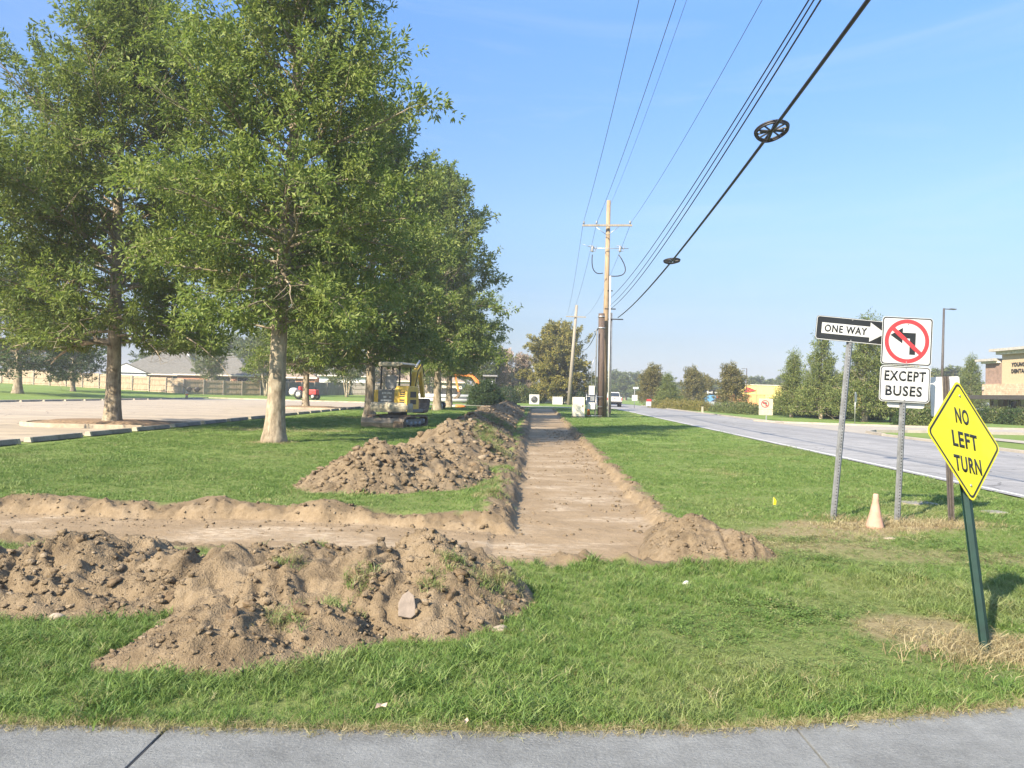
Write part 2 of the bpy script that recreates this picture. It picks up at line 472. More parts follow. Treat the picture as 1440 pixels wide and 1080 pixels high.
def axis_x():
    a = list(np.arange(-6.6, 3.6, .038))
    v = -6.6; st = .038
    while v > -420: st *= 1.10; v -= st; a.insert(0, v)
    v = a[-1]; st = .038
    while v < 420: st *= 1.10; v += st; a.append(v)
    return np.array(a)
def axis_y():
    a = [-60, -40, -25, -15, -8, -4, -1, 1, 2.2, 2.8]
    v = 3.0
    while v < 900:
        a.append(v); v += .03 if 6.6 < v < 10.6 else max(.035, v*.0055) if v < 15 else (max(.04, min(v*.0085, 1.2)) if v < 95 else v*.05)
    return np.array(a)
def grid_mesh(name, xs, ys, Z, mat, attrs=None, keep=None, smooth=True):
    X, Y = np.meshgrid(xs, ys)
    V = np.stack([X, Y, Z], -1).reshape(-1, 3)
    nx, ny = len(xs), len(ys)
    i = np.arange((ny-1)*(nx-1)); r, c = i//(nx-1), i % (nx-1)
    a = r*nx+c
    F = np.stack([a, a+1, a+nx+1, a+nx], 1)
    at = {k: v.ravel() for k, v in (attrs or {}).items()}
    if keep is not None:
        F = F[keep.ravel()[F].any(1)]
        used = np.unique(F); mp = np.zeros(len(V), int); mp[used] = np.arange(len(used))
        V = V[used]; F = mp[F]; at = {k: v[used] for k, v in at.items()}
    return np_mesh(name, V, F, mat, smooth, at)

# ---- heaps of dug soil (height over the lawn)
HEAPS = {
 'front': dict(c=[(-4.05, 5.6, .27, .9, .75), (-3.05, 5.72, .37, .98, .98), (-2.45, 5.55, .29, .8, .8), (-1.95, 5.6, .34, .85, .92), (-1.4, 5.6, .37, .9, 1.03),
                  (-.95, 5.5, .37, .8, 1.02), (-.52, 5.65, .46, .72, 1.1), (-.15, 5.6, .24, .42, .62), (-2.7, 6.2, .16, .9, .5), (-1.2, 6.3, .16, 1.0, .5)], b=(-5.3, .6, 4.0, 7.2), r=.021, s=5),
 'small': dict(c=[(-1.62, 4.42, .24, .62, .52), (-1.2, 4.62, .2, .5, .42), (-1.9, 4.3, .12, .4, .35)], b=(-2.5, -.5, 3.7, 5.3), r=.016, s=15),
 'end': dict(c=[(1.86, 7.75, .34, .52, .85), (2.12, 7.45, .25, .55, .5), (1.90, 8.3, .2, .4, .85)], b=(1.0, 2.9, 6.6, 9.4), r=.022, s=25),
 'mid': dict(c=[(-2.12, 12.3, .72, 1.1, 1.4), (-1.55, 12.7, .56, 1.15, 1.35), (-1.05, 13.5, .46, 1.0, 1.3), (-2.5, 12.0, .4, .9, 1.1), (-1.95, 13.6, .56, 1.0, 1.3)], b=(-4, .3, 10.3, 15.3), r=.035, s=35),
}
def heap_h(c, x, y):
    h = np.full_like(x, -1.0)
    for cx, cy, hh, rx, ry in c:
        wx = x + .10*fbm(x*1.4, y*1.4, 61, 3); wy = y + .10*fbm(x*1.4+9, y*1.4, 67, 3)
        r = np.hypot((wx-cx)/rx, (wy-cy)/ry)
        h = np.maximum(h, hh*(1.0-(np.sqrt(r*r+.03)-.173)/(np.sqrt(1.03)-.173)))
    return h
def heap_full(key, x, y):
    H = HEAPS[key]; s = H['s']
    h = heap_h(H['c'], x, y)
    sc = min(1.0, max(c[2] for c in H['c'])*2.2)
    lump = np.abs(fbm(x*3.1, y*3.1, s, 4))
    n = .10*sc*fbm(x*2.1, y*2.1, s+1, 4) + .09*sc*(.25-lump) + .055*sc*np.abs(fbm(x*6.5, y*6.5, s+6, 3)) + .034*fbm(x*11, y*11, s+2, 3) + .020*fbm(x*27, y*27, s+3, 3)
    # terraces: clods slid off the bucket leave steps
    ph = (vnoise(x*1.6+3, y*1.6, s+4)-.5)*.9 + h*1.0
    st = (ph*7 - np.floor(ph*7)); n = n + .065*sc*(sstep(.72, 1.0, st)-st)
    h = np.where(h < 0, h*2.0, h)
    return h - .03 + (n + .03)*sstep(.0, .13, h)
def berm_h(x, y):
    cx = -1.42 + .021*(y-16) + .22*fbm(y*.35, y*0+3, 71, 2)
    w = 1.48 + .22*fbm(y*.5, y*0+8, 73, 2)
    hh = .66 + .24*fbm(y*.42, y*0, 77, 3)
    hh = hh*sstep(12.4, 16.5, y)*sstep(82, 70, y)
    r = np.abs(x-cx)/w
    h = np.maximum(hh, .02)*(1-(np.sqrt(r*r+.03)-.173)/(np.sqrt(1.03)-.173)) - .09*(1-sstep(12.6, 14.5, y))
    n = .19*fbm(x*1.5, y*1.5, 81, 4) + .12*(.25-np.abs(fbm(x*3.3, y*3.3, 83, 3))) + .05*fbm(x*9, y*9, 85, 3)
    h = np.where(h < 0, h*3.5, h)
    return h + n*sstep(-.05, .15, h)

print('terrain')
xs, ys = axis_x(), axis_y()
X, Y = np.meshgrid(xs, ys)
z, soil, floor_, lip = ground_parts(X, Y)
Z = z + rise(X, Y)
Z = np.where(Y < edge_y(X)+.02, -.03, Z)
ground_me = grid_mesh('ground', xs, ys, Z, M_GROUND, dict(soil=soil, floor=floor_, lip=lip, dry=dry_mask(X, Y)*(1-soil), near=np.exp(-np.maximum(0, Y-8)/14)))
ground = props(link('ground', ground_me), kind='structure', label='green lawn cut by a long shallow dirt trench')

def heap_obj(key, label):
    H = HEAPS[key]; x0, x1, y0, y1 = H['b']
    gx, gy = np.arange(x0, x1, H['r']), np.arange(y0, y1, H['r'])
    A, B = np.meshgrid(gx, gy)
    h = heap_full(key, A, B)
    t = thing('soil_heap', label, 'dirt pile', (0, 0, 0), group='heaps of dug soil beside the trench')
    me = grid_mesh('heap_body', gx, gy, np.maximum(h, -.17), M_SOIL, keep=h > (-.16 if key in ('end', 'mid') else -.06))
    link('heap_body', me, t)
    return t
T_FRONT = heap_obj('front', 'long low heap of crumbly brown soil across the left foreground')
T_SMALL = heap_obj('small', 'smallest low soil heap, nearest the pavement in front of the long heap')
T_END = heap_obj('end', 'small soil heap at the right near corner of the trench')
T_MID = heap_obj('mid', 'tall conical soil heap on the lawn left of the trench')
gy = [12.0]
while gy[-1] < 83: gy.append(gy[-1] + max(.05, gy[-1]*.0042))
gx = np.arange(-4.2, 2.6, .06); gy = np.array(gy)
A, B = np.meshgrid(gx, gy); h = berm_h(A, B)
T_BERM = thing('soil_bank', 'long lumpy bank of dug soil running beside the trench', 'dirt bank')
link('bank_body', grid_mesh('bank_body', gx, gy, np.maximum(h, -.17), M_SOIL, keep=h > -.16), T_BERM)

def top_height(x, y):
    z, s, f, l = ground_parts(x, y)
    out = z.copy(); src = np.zeros(len(x), int)
    for i, k in enumerate(HEAPS):
        h = heap_full(k, x, y); b = HEAPS[k]['b']
        h = np.where((x > b[0]) & (x < b[1]) & (y > b[2]) & (y < b[3]), h, -1)
        src = np.where((h > out) & (h > -.012), i+1, src); out = np.maximum(out, h)
    h = np.where((y > 12) & (y < 83) & (x < 2.6) & (x > -4.2), berm_h(x, y), -1)
    src = np.where((h > out) & (h > -.012), 5, src); out = np.maximum(out, h)
    return out, src, s

# ---- clods: broken lumps lying on the heaps
BLOCK = (np.array([(-1,-1,-1),(1,-1,-1),(1,1,-1),(-1,1,-1),(-1,-1,1),(1,-1,1),(1,1,1),(-1,1,1),(0,0,1.25),(0,-1.2,.1)], float)*.72,
         np.array([(0,2,1),(0,3,2),(4,5,8),(5,6,8),(6,7,8),(7,4,8),(0,1,9),(1,5,9),(5,4,9),(4,0,9),(1,2,6),(1,6,5),(2,3,7),(2,7,6),(3,0,4),(3,4,7)]))
def clods(name, parent, pts, size, seed, mat=M_CLOD):
    rng = np.random.default_rng(seed); V0, F0 = BLOCK; n = len(pts); k = len(V0)
    vs = V0[None]*(1 + rng.uniform(-.4, .3, (n, k, 1))) + rng.normal(0, .16, (n, k, 3))
    sc = size[:, None]*np.stack([rng.uniform(.75, 1.35, n), rng.uniform(.7, 1.1, n), rng.uniform(.45, .8, n)], 1)
    vs = vs*sc[:, None]
    a = rng.uniform(0, 6.28, n); ca, sa = np.cos(a)[:, None], np.sin(a)[:, None]
    tx = rng.uniform(-.5, .5, n)[:, None]
    x, y, zz = vs[..., 0], vs[..., 1], vs[..., 2]
    y, zz = y*np.cos(tx)-zz*np.sin(tx), y*np.sin(tx)+zz*np.cos(tx)
    x, y = x*ca-y*sa, x*sa+y*ca
    V = np.stack([x, y, zz], -1) + pts[:, None]
    F = (F0[None] + (np.arange(n)*k)[:, None, None]).reshape(-1, 3)
    return link(name, np_mesh(name, V.reshape(-1, 3), F, mat), parent, kind='stuff')
M_SOD = mat_simple('torn_sod', (.125, .092, .058), .95, var=.55, scale=22, bump=1.0, bscale=45, spec=.1)
def sods(parent, spots, seed):
    r = random.Random(seed); q = np.random.default_rng(seed)
    for x, y, s in spots:
        z = float(top_height(np.array([x]), np.array([y]))[0][0])
        n, m = 14, 9; V, F = [], []
        for i in range(m+1):
            for k in range(n):
                t, a = math.pi*i/m, 2*math.pi*k/n
                V.append((math.sin(t)*math.cos(a), math.sin(t)*math.sin(a), math.cos(t)))
        V = np.array(V); V = np.sign(V)*np.abs(V)**.75
        f = fbm(V[:, 0]*2.1+seed+x*7, V[:, 1]*2.1+V[:, 2]*1.7, seed, 4)
        s = s*.55; V = V*(1+.6*f)[:, None] + q.normal(0, .085, V.shape)
        V = V*np.array([s*r.uniform(1.0, 1.5), s, s*r.uniform(.55, .85)])
        F = [(i*n+k, (i+1)*n+k, (i+1)*n+(k+1) % n, i*n+(k+1) % n) for i in range(m) for k in range(n)]
        link('sod_clump', np_mesh('sod_clump', V, F, M_SOD), parent, (x, y, z-s*.22), (r.uniform(-.7, .7), r.uniform(-.6, .6), r.uniform(0, 6)))
sods(T_FRONT, [(-1.52, 5.35, .085), (-.98, 5.1, .10), (-.80, 5.12, .07), (-.40, 5.35, .12), (-.32, 5.2, .09), (.02, 5.35, .07), (-2.25, 5.15, .09), (-.36, 4.98, .07), (-.5, 5.05, .06), (-3.1, 5.6, .07), (-2.7, 5.3, .06), (-1.75, 5.8, .08)], 3)
sods(T_SMALL, [(-1.55, 4.35, .07), (-1.35, 4.5, .09), (-1.2, 4.6, .08), (-1.75, 4.3, .05), (-1.5, 4.55, .07)], 5)
sods(T_MID, [(-2.1, 11.9, .10), (-1.8, 11.7, .14), (-1.3, 12.3, .12), (-2.5, 11.8, .09), (-1.0, 12.9, .13), (-.6, 13.2, .12)], 7)
sods(T_BERM, [(-1.2+.03*y+.5*math.sin(y*7), 15+1.15*y, .12+.05*math.sin(y*3)) for y in range(26)], 9)
rng = np.random.default_rng(4)
def scatter_clods(b, n, parent, src_id, smin, smax, seed, pw=2.6, floor_ok=False):
    r = np.random.default_rng(seed)
    x, y = r.uniform(b[0], b[1], n), r.uniform(b[2], b[3], n)
    zt, src, s = top_height(x, y)
    ok = (src == src_id) if src_id else ((src == 0) & (s > .35))
    ok &= (vnoise(x*2.5, y*2.5, seed) > r.uniform(0.1, .75, n))
    x, y, zt = x[ok], y[ok], zt[ok]
    size = smin + (smax-smin)*r.uniform(0, 1, len(x))**pw
    return clods('clod', parent, np.stack([x, y, zt+size*.15], 1), size, seed)
scatter_clods((-5.3, .5, 4.2, 7), 17000, T_FRONT, 1, .004, .030, 1, 6)
scatter_clods((-2.5, -.5, 3.8, 5.2), 6500, T_SMALL, 2, .004, .024, 2, 6)
scatter_clods((1.0, 2.9, 6.6, 9.3), 5200, T_END, 3, .004, .026, 3, 6)
scatter_clods((-4, .3, 10.3, 15.3), 12000, T_MID, 4, .008, .060, 4, 5)
scatter_clods((-4, 2.4, 12.5, 34), 13000, T_BERM, 5, .014, .10, 5, 4.2)
scatter_clods((-4, 2.4, 34, 82), 6000, T_BERM, 5, .03, .13, 6, 3.2)
lc = scatter_clods((-8.5, 3.0, 6.8, 30), 16000, None, 0, .004, .028, 7, 7)
lc2 = scatter_clods((-8.5, .4, 8.5, 10.0), 3500, None, 0, .004, .028, 8, 7); lc2.name = 'loose_soil'; lc2['label'] = 'crumbs and lumps of soil along the far lip of the side trench'
lc3 = scatter_clods((1.4, 3.0, 8.5, 34), 3500, None, 0, .005, .04, 9, 5); lc3.name = 'loose_soil'; lc3['label'] = 'crumbs and lumps of soil along the right lip of the main trench'
lc.name = 'loose_soil'; lc['label'] = 'loose crumbs of soil on the trench floor and its edges'

# ================================================================== TREES
def leaf_mesh(name, pos, dirs, length, width, mat, seed):
    """lance leaves folded along the midrib: two triangles each, sharing the rib"""
    r = np.random.default_rng(seed); n = len(pos)
    d = dirs/np.linalg.norm(dirs, axis=1, keepdims=True)
    up = r.normal(size=(n, 3)); up[:, 2] += 1.2
    s = np.cross(d, up); s /= np.linalg.norm(s, axis=1, keepdims=True)+1e-9
    nn = np.cross(s, d)
    L = length*r.uniform(.65, 1.25, n)[:, None]; W = width*r.uniform(.7, 1.3, n)[:, None]
    fold = r.uniform(.0, .45, n)[:, None]*W
    V = np.stack([pos, pos+d*L*.45+s*W*.5+nn*fold, pos+d*L - nn*L*.12, pos+d*L*.45-s*W*.5+nn*fold], 1)
    b = np.arange(n)*4
    F = np.concatenate([np.stack([b, b+1, b+2], 1), np.stack([b, b+2, b+3], 1)])
    return np_mesh(name, V.reshape(-1, 3), F, mat)

def rotv(v, axis, a):
    return v*math.cos(a) + np.cross(axis, v)*math.sin(a) + axis*np.dot(axis, v)*(1-math.cos(a))
def unit(v): return v/(np.linalg.norm(v)+1e-9)

def grow_tree(seed, H, base, R, r0, prof, n_limb, leaf, per, leafmat, bark, up=(.35, 1.1), twig_step=.32, trunks=1, fork=False, droop=.25, lean=0.0, sub_step=.42, gap=.0, keeplow=.06, clump=1.15):
    """returns (trunk mesh, crown mesh): trunk with limbs and boughs, crown of single leaves on twigs"""
    rng = np.random.default_rng(seed)
    mb = MB(); LP, LD = [], []
    top = H*.93
    def trunk_at(z, k=0):
        return np.array([.10*math.sin(z*.55+seed+k)*z/H*1.5 + lean*z, .10*math.cos(z*.5+seed*2+k)*z/H*1.5, z])
    n = 14
    tops = []
    for k in range(trunks):
        a = 6.28*k/trunks + seed
        off = np.array([math.cos(a), math.sin(a), 0])
        pts, rs = [], []
        for i in range(n+1):
            z = top*i/n if i else -.12
            q = trunk_at(max(z, 0), k)
            if trunks > 1: q = q + off*(.10+.42*min(z, base*1.2)/max(base, .1)*R*.28)
            q[2] = z
            fl = 1+.55*math.exp(-max(z, 0)/.35)
            pts.append(q); rs.append(max(.02, r0*fl*(1-.93*max(z, 0)/top)**.85))
        if trunks == 1:
            extra = [(0.12, 1.42), (.3, 1.22), (.65, 1.08)]
            for z, m in extra[::-1]:
                pts.insert(1, trunk_at(z)); rs.insert(1, r0*m)
        mb.tube(pts, rs, 12 if trunks == 1 else 7)
        tops.append((pts, rs, off))
    def add_twig(p, d, L):
        d = unit(d)
        m = max(4, int(per*rng.uniform(.6, 1.4)))
        t = rng.uniform(.05, 1, m)**.8
        jit = rng.normal(size=(m, 3))
        LP.append(p + d*(t*L)[:, None] + jit*.10*L)
        ld = d*.55 + jit*.62; ld[:, 2] -= .05
        LD.append(ld)
    for i in range(n_limb):
        u = (i+.5)/n_limb
        u = u**1.15
        z0 = base + (top-base)*u*.97 - (.15 if i < 3 else 0)
        k = i % trunks
        az = i*2.39996 + rng.uniform(-.4, .4) + seed
        p = trunk_at(z0, k)
        if trunks > 1: p = p + tops[k][2]*(.10+.42*min(z0, base*1.2)/max(base, .1)*R*.28); p[2] = z0
        L = R*prof(u)*rng.uniform(.72, 1.15)
        if rng.random() < gap: L *= .55
        el = up[0] + (up[1]-up[0])*u + rng.uniform(-.12, .12)
        d = np.array([math.cos(az)*math.cos(el), math.sin(az)*math.cos(el), math.sin(el)])
        rb = max(.012, r0*.24*(1-u)**.7*(L/R)+.010)
        if fork and i == 2: rb = r0*.6
        m = 7; pts = [p]; rs = [rb]; dirs = []
        for j in range(m):
            d = unit(d + rng.normal(size=3)*.10 + np.array([0, 0, (.10*u - droop*(1-u)*j/m*.75)]))
            pts.append(pts[-1] + d*L/m); rs.append(max(.006, rb*(1-(j+1)/m*.92))); dirs.append(d)
        mb.tube(pts, rs, 5, cap=False)
        s = .16*L if u > .12 else .2*L
        side = 1
        while s < L:
            f = s/L*m; j = min(m-1, int(f)); q = pts[j] + (pts[j+1]-pts[j])*(f-j); dj = dirs[j]
            ax = unit(np.cross(dj, np.array([0, 0, 1.])) + 1e-6)
            side = -side
            sd = rotv(dj, unit(np.cross(ax, dj)), side*rng.uniform(.5, 1.15))
            sd = rotv(sd, dj, rng.uniform(-.8, .8))
            sl = (.30*L*(1-s/L)+.55)*rng.uniform(.7, 1.25)
            sp = [q]; e = sd
            for jj in range(3):
                e = unit(e + rng.normal(size=3)*.14 + np.array([0, 0, .12]))
                sp.append(sp[-1] + e*sl/3)
            r1 = max(.006, rs[j]*.45)
            mb.tube(sp, [r1, r1*.8, r1*.55, r1*.25], 3, cap=False)
            tt = .12
            while tt < 1.0:
                jj = min(2, int(tt*3)); qq = sp[jj] + (sp[jj+1]-sp[jj])*(tt*3-jj)
                td = unit(unit(sp[jj+1]-sp[jj]) + rng.normal(size=3)*.75 + np.array([0, 0, .15]))
                add_twig(qq, td, rng.uniform(.28, .55)*(leaf[0]/.11)**.35)
                tt += twig_step/sl*rng.uniform(.7, 1.3)
            add_twig(sp[-1], e, .4*(leaf[0]/.11)**.35)
            s += sub_step*rng.uniform(.7, 1.3)
        add_twig(pts[-1], dirs[-1], .5); add_twig(pts[-2], dirs[-1], .5)
    for pts, rs, off in tops:
        add_twig(np.array(pts[-1]), np.array([0, 0, 1.]), .8)
        for q in range(10): add_twig(np.array(pts[-1]) + rng.normal(size=3)*.2, unit(rng.normal(size=3)+np.array([0, 0, .8])), .6)
    Pn, Dn = np.concatenate(LP), np.concatenate(LD)
    sc_ = 1/(.16*R+.35)
    nv = vnoise(Pn[:, 0]*sc_, Pn[:, 1]*sc_, seed) + vnoise(Pn[:, 1]*sc_+7, Pn[:, 2]*sc_, seed+1) + vnoise(Pn[:, 2]*sc_, Pn[:, 0]*sc_+3, seed+2)
    ok = (Pn[:, 2] > base*keeplow+.3) & (nv > clump + rng.normal(0, .06, len(nv)))
    crown = leaf_mesh('crown', Pn[ok], Dn[ok], leaf[0], leaf[1], leafmat, seed)
    tm = mb.mesh('trunk', bark)
    return tm, crown, int(ok.sum())

prof_oak = lambda u: (.62+.38*min(1, u/.16))*(1 if u < .32 else (1-(u-.32)/.68)**.82*.93+.08)
prof_row = lambda u: (.72+.28*min(1, u/.12))*(1 if u < .4 else (1-(u-.4)/.6)**.65*.9+.12)
prof_round = lambda u: math.sqrt(max(.05, 1-(max(0, u-.35)/.68)**2))*(.75+.25*min(1, u/.2))
prof_gold = lambda u: math.sqrt(max(.05, 1-(max(0, u-.45)/.62)**2))*(.8+.2*min(1, u/.2))
prof_cone = lambda u: (1-u)**1.3*.97+.03
print('trees')
TREE = {}
def variant(key, *a, **k):
    t, c, n = grow_tree(*a, **k); TREE[key] = (t, c); print('  tree', key, n, len(t.polygons))
variant('oak_a', 3, 18.0, 3.3, 4.0, .25, prof_oak, 112, (.165, .056), 22, M_LEAF, M_BARK, up=(.05, 1.15), twig_step=.23, sub_step=.28, keeplow=.8, gap=.12, clump=1.10)
variant('oak_b', 8, 17.0, 3.0, 6.9, .26, prof_oak, 114, (.175, .06), 22, M_LEAF, M_BARK, up=(.05, 1.12), twig_step=.24, sub_step=.29, keeplow=.8, gap=.12, clump=1.0, fork=True)
variant('oak_c', 14, 17.5, 3.0, 5.2, .28, prof_row, 96, (.24, .11), 17, M_LEAF, M_BARK, up=(.05, 1.1), twig_step=.29, sub_step=.33, keeplow=.85)
variant('broad', 21, 10.5, 2.2, 6.2, .34, prof_round, 60, (.26, .14), 15, M_LEAF_DARK, M_BARK, up=(.05, 1.2), twig_step=.42, sub_step=.55, droop=.5, keeplow=.5)
variant('round_gold', 27, 10.6, 1.3, 5.6, .30, prof_gold, 104, (.27, .15), 24, M_LEAF_GOLDLIT, M_BARK, up=(.1, .95), twig_step=.40, sub_step=.5, clump=.85)
variant('cypress', 33, 6.4, .75, 2.15, .16, prof_cone, 96, (.17, .05), 16, M_LEAF_CYP, M_BARK_PALE, up=(.0, .5), twig_step=.22, sub_step=.23, droop=.1, clump=.95)
variant('cypress_b', 35, 6.4, .6, 2.25, .15, prof_cone, 84, (.18, .055), 16, M_LEAF_CYP, M_BARK_PALE, up=(.0, .5), twig_step=.24, sub_step=.25, droop=.1, clump=.95)
variant('rust', 41, 4.8, .9, 2.0, .12, prof_round, 52, (.2, .09), 14, M_LEAF_RUST, M_BARK, up=(.25, 1.0), twig_step=.27, sub_step=.32, clump=.9)
variant('myrtle', 45, 7.2, 1.7, 3.0, .11, prof_round, 60, (.2, .10), 14, M_LEAF_FAR, M_BARK_PALE, up=(.45, 1.25), twig_step=.34, sub_step=.38, trunks=5)
variant('myrtle_pink', 47, 7.4, 1.5, 3.2, .11, prof_round, 60, (.2, .12), 14, M_LEAF_PINK, M_BARK_PALE, up=(.45, 1.25), twig_step=.36, sub_step=.4, trunks=4)
variant('far', 51, 11.0, 2.0, 5.2, .3, prof_round, 48, (.42, .25), 13, M_LEAF_FAR, M_BARK, up=(.15, 1.2), twig_step=.55, sub_step=.7)
variant('far_b', 53, 10.0, 1.5, 4.6, .3, prof_oak, 48, (.42, .25), 13, M_LEAF_FAR, M_BARK, up=(.25, 1.2), twig_step=.55, sub_step=.7)

def tree(name, key, x, y, scale, rot, label, group=None, z=None, sxy=None, cat='tree', lean=(0, 0)):
    zz = float(rise(np.array([x]), np.array([y]))[0]) if z is None else z
    t = thing(name, label, cat, (x, y, zz), (lean[0], lean[1], rot), group)
    t.scale = (sxy or scale, sxy or scale, scale)
    link('trunk', TREE[key][0], t); link('crown', TREE[key][1], t)
    return t
g = 'oak rows along the edge of the parking lot'
tree('oak_tree', 'oak_a', -6.52, 21.2, 1.0, .4, 'nearest tall oak with pale lichened trunk standing on the lawn', g, lean=(0, .03))
tree('oak_tree', 'oak_b', -14.1, 27.2, 1.0, 2.6, 'oak with a forked trunk in the kerbed island of the parking lot', g)
tree('oak_tree', 'oak_c', -7.75, 42.0, 1.0, 1.0, 'oak whose trunk rises right behind the yellow excavator', g)
tree('oak_tree', 'oak_c', -5.9, 61.0, 1.14, 3.1, 'oak with a slim pale trunk right of the yellow excavator', g, sxy=1.12)
tree('oak_tree', 'oak_a', -6.0, 73.5, 1.0, 5.0, 'oak with dark shaded trunk, last of the row before the orange excavator', g, sxy=1.25)
tree('oak_tree', 'oak_c', -15.2, 56.8, .9, 4.2, 'oak in the farther kerbed island of the parking lot', g)
tree('oak_tree', 'broad', -48.2, 75, 1.05, .7, 'broad dark oak on the rise beyond the lot at the left edge', sxy=1.15)
tree('oak_tree', 'broad', -52.5, 92, .8, 2.7, 'small dark tree before the fence, right of the broad dark oak', sxy=.72)
tree('crepe_myrtle_tree', 'myrtle', -34.5, 108, 1.15, .5, 'many-stemmed pale-barked crepe myrtle before the grey fence', 'crepe myrtles by the fence')
tree('crepe_myrtle_tree', 'myrtle', -24.0, 112, 1.05, 2.5, 'crepe myrtle beside the red tractor', 'crepe myrtles by the fence')
tree('crepe_myrtle_tree', 'myrtle_pink', -19.5, 119, 1.1, 1.5, 'pinkish crepe myrtle behind the yellow excavator', 'crepe myrtles by the fence')
tree('crepe_myrtle_tree', 'myrtle', -13.0, 122, 1.2, 3.5, 'green crepe myrtle behind the slim oak trunk', 'crepe myrtles by the fence')
tree('crepe_myrtle_tree', 'myrtle', -5.5, 124, 1.3, 4.5, 'green crepe myrtle behind the orange excavator', 'crepe myrtles by the fence')
tree('crepe_myrtle_tree', 'myrtle_pink', -1.6, 128, 1.05, 5.5, 'pink flowering crepe myrtle above the round dark bush', 'crepe myrtles by the fence')
tree('crepe_myrtle_tree', 'myrtle_pink', 1.8, 131, .98, .2, 'pink flowering crepe myrtle left of the golden round tree', 'crepe myrtles by the fence')
tree('oak_tree', 'round_gold', 7.0, 121, 1.0, 1.1, 'big round golden-lit tree left of the far wooden pole', sxy=1.02)
# across the road
g = 'bald cypresses across the road'
for px, Y, H_, k, lb in ((1113, 65, 5.6, 'cypress', 'shortest of the tall cypresses, beside the yellow building'), (1154, 62, 7.0, 'cypress_b', 'cypress just left of the leaning silver sign post'),
                         (1216, 56.5, 7.8, 'cypress', 'tallest cypress, behind the ONE WAY sign'), (1254, 58, 6.6, 'cypress_b', 'cypress hidden mostly by the EXCEPT BUSES sign'), (1364, 92, 7.2, 'cypress', 'cypress beside the left corner of the dental building')):
    p = P(px, 580, Y)
    tree('cypress_tree', k, p.x, Y, H_/6.4, px*.37, lb, g, z=0, sxy=H_/6.4*(.86 if k == 'cypress' else .80))
for px, Y, H_, k, lb in ((940, 100, 4.6, 'cypress_b', 'small green cone-shaped tree along the far side of the road'), (916, 104, 4.9, 'rust', 'rust-tinged tree left of the small green cone-shaped tree'),
                         (974, 112, 5.0, 'rust', 'rusty tree above the blue roadside board'), (1028, 88, 4.6, 'rust', 'rounded rust-brown tree beside the yellow building'), (990, 125, 4.4, 'rust', 'low rusty tree behind the blue roadside board')):
    p = P(px, 570, Y)
    tree('roadside_tree', k, p.x, Y, H_/(6.4 if k.startswith('cyp') else 4.8), px*.7, lb, z=0, sxy=(H_/6.4*1.25 if k.startswith('cyp') else H_/4.8*.98))
p = P(1300, 580, 60)
tree('roadside_tree', 'rust', p.x, 62, .8, 2.2, 'small dark tree between the EXCEPT BUSES sign and the yellow diamond', z=0)
rt = random.Random(5)
HZ = ['distant tree on the horizon ' + q for q in ('just right of the tall utility pole', 'over the white pickup truck', 'right of the white pickup truck', 'over the street name sign', 'over the red and white yard board', 'left of the rusty tree over the blue board', 'behind the rusty tree over the blue board', 'behind the blue roadside board', 'left over the yellow store', 'over the middle of the yellow store', 'between the yellow store and the shortest cypress', 'behind the two left cypresses', 'left of the ONE WAY sign post', 'behind the tallest cypress', 'hidden behind the EXCEPT BUSES plaque', 'left of the tall dark lamp post', 'right of the tall dark lamp post', 'above the round dark bush', 'over the white fan unit', 'left of the tall utility pole')]
spots = [(866, 300, 9.5), (880, 260, 8.2), (893, 290, 8.8), (905, 250, 7.2), (928, 270, 7.6), (955, 280, 7), (985, 260, 7.4), (1005, 250, 7.2), (1062, 260, 7.6), (1085, 250, 8), (1105, 240, 7.6), (1135, 230, 7.4), (1180, 220, 8), (1235, 210, 8), (1285, 200, 8.4), (1312, 190, 9), (1335, 180, 8.4),
         (700, 190, 8.5), (735, 200, 7.5), (838, 210, 6.5)]
for i, (px, Y, H_) in enumerate(spots):
    p = P(px, 560, Y)
    tree('distant_tree', ('far', 'far_b')[i % 2], p.x, Y, H_/10.5, rt.uniform(0, 6), HZ[i], 'trees on the horizon', z=0, sxy=H_/10.5*1.9)
HB = ('left over the grey hip roof', 'right over the grey hip roof', 'over the willowy tree', 'over the low tan roof', 'right of the low tan roof', 'left of the red tractor', 'over the small white house', 'left of the forked oak', 'at the far left edge of the photo', 'behind the yellow excavator canopy', 'behind the slim oak trunk', 'behind the yellow excavator seat')
for q, (px, Y, H_) in zip(HB, ((215, 190, 11), (258, 200, 11.5), (300, 195, 12), (320, 180, 11), (350, 170, 10), (405, 165, 9.5), (470, 165, 9), (100, 190, 11), (40, 180, 11), (560, 170, 10), (635, 175, 9.5), (520, 180, 10))):
    p = P(px, 550, Y)
    tree('distant_tree', rt.choice(('far', 'far_b')), p.x, Y, H_/10.5, rt.uniform(0, 6), 'distant tree beyond the fence, ' + q, 'trees behind the houses', z=1.0, sxy=H_/10.5*1.2)

ORD = ['first', 'second', 'third', 'fourth', 'fifth', 'sixth', 'seventh', 'eighth', 'ninth', 'tenth', 'eleventh', 'twelfth']
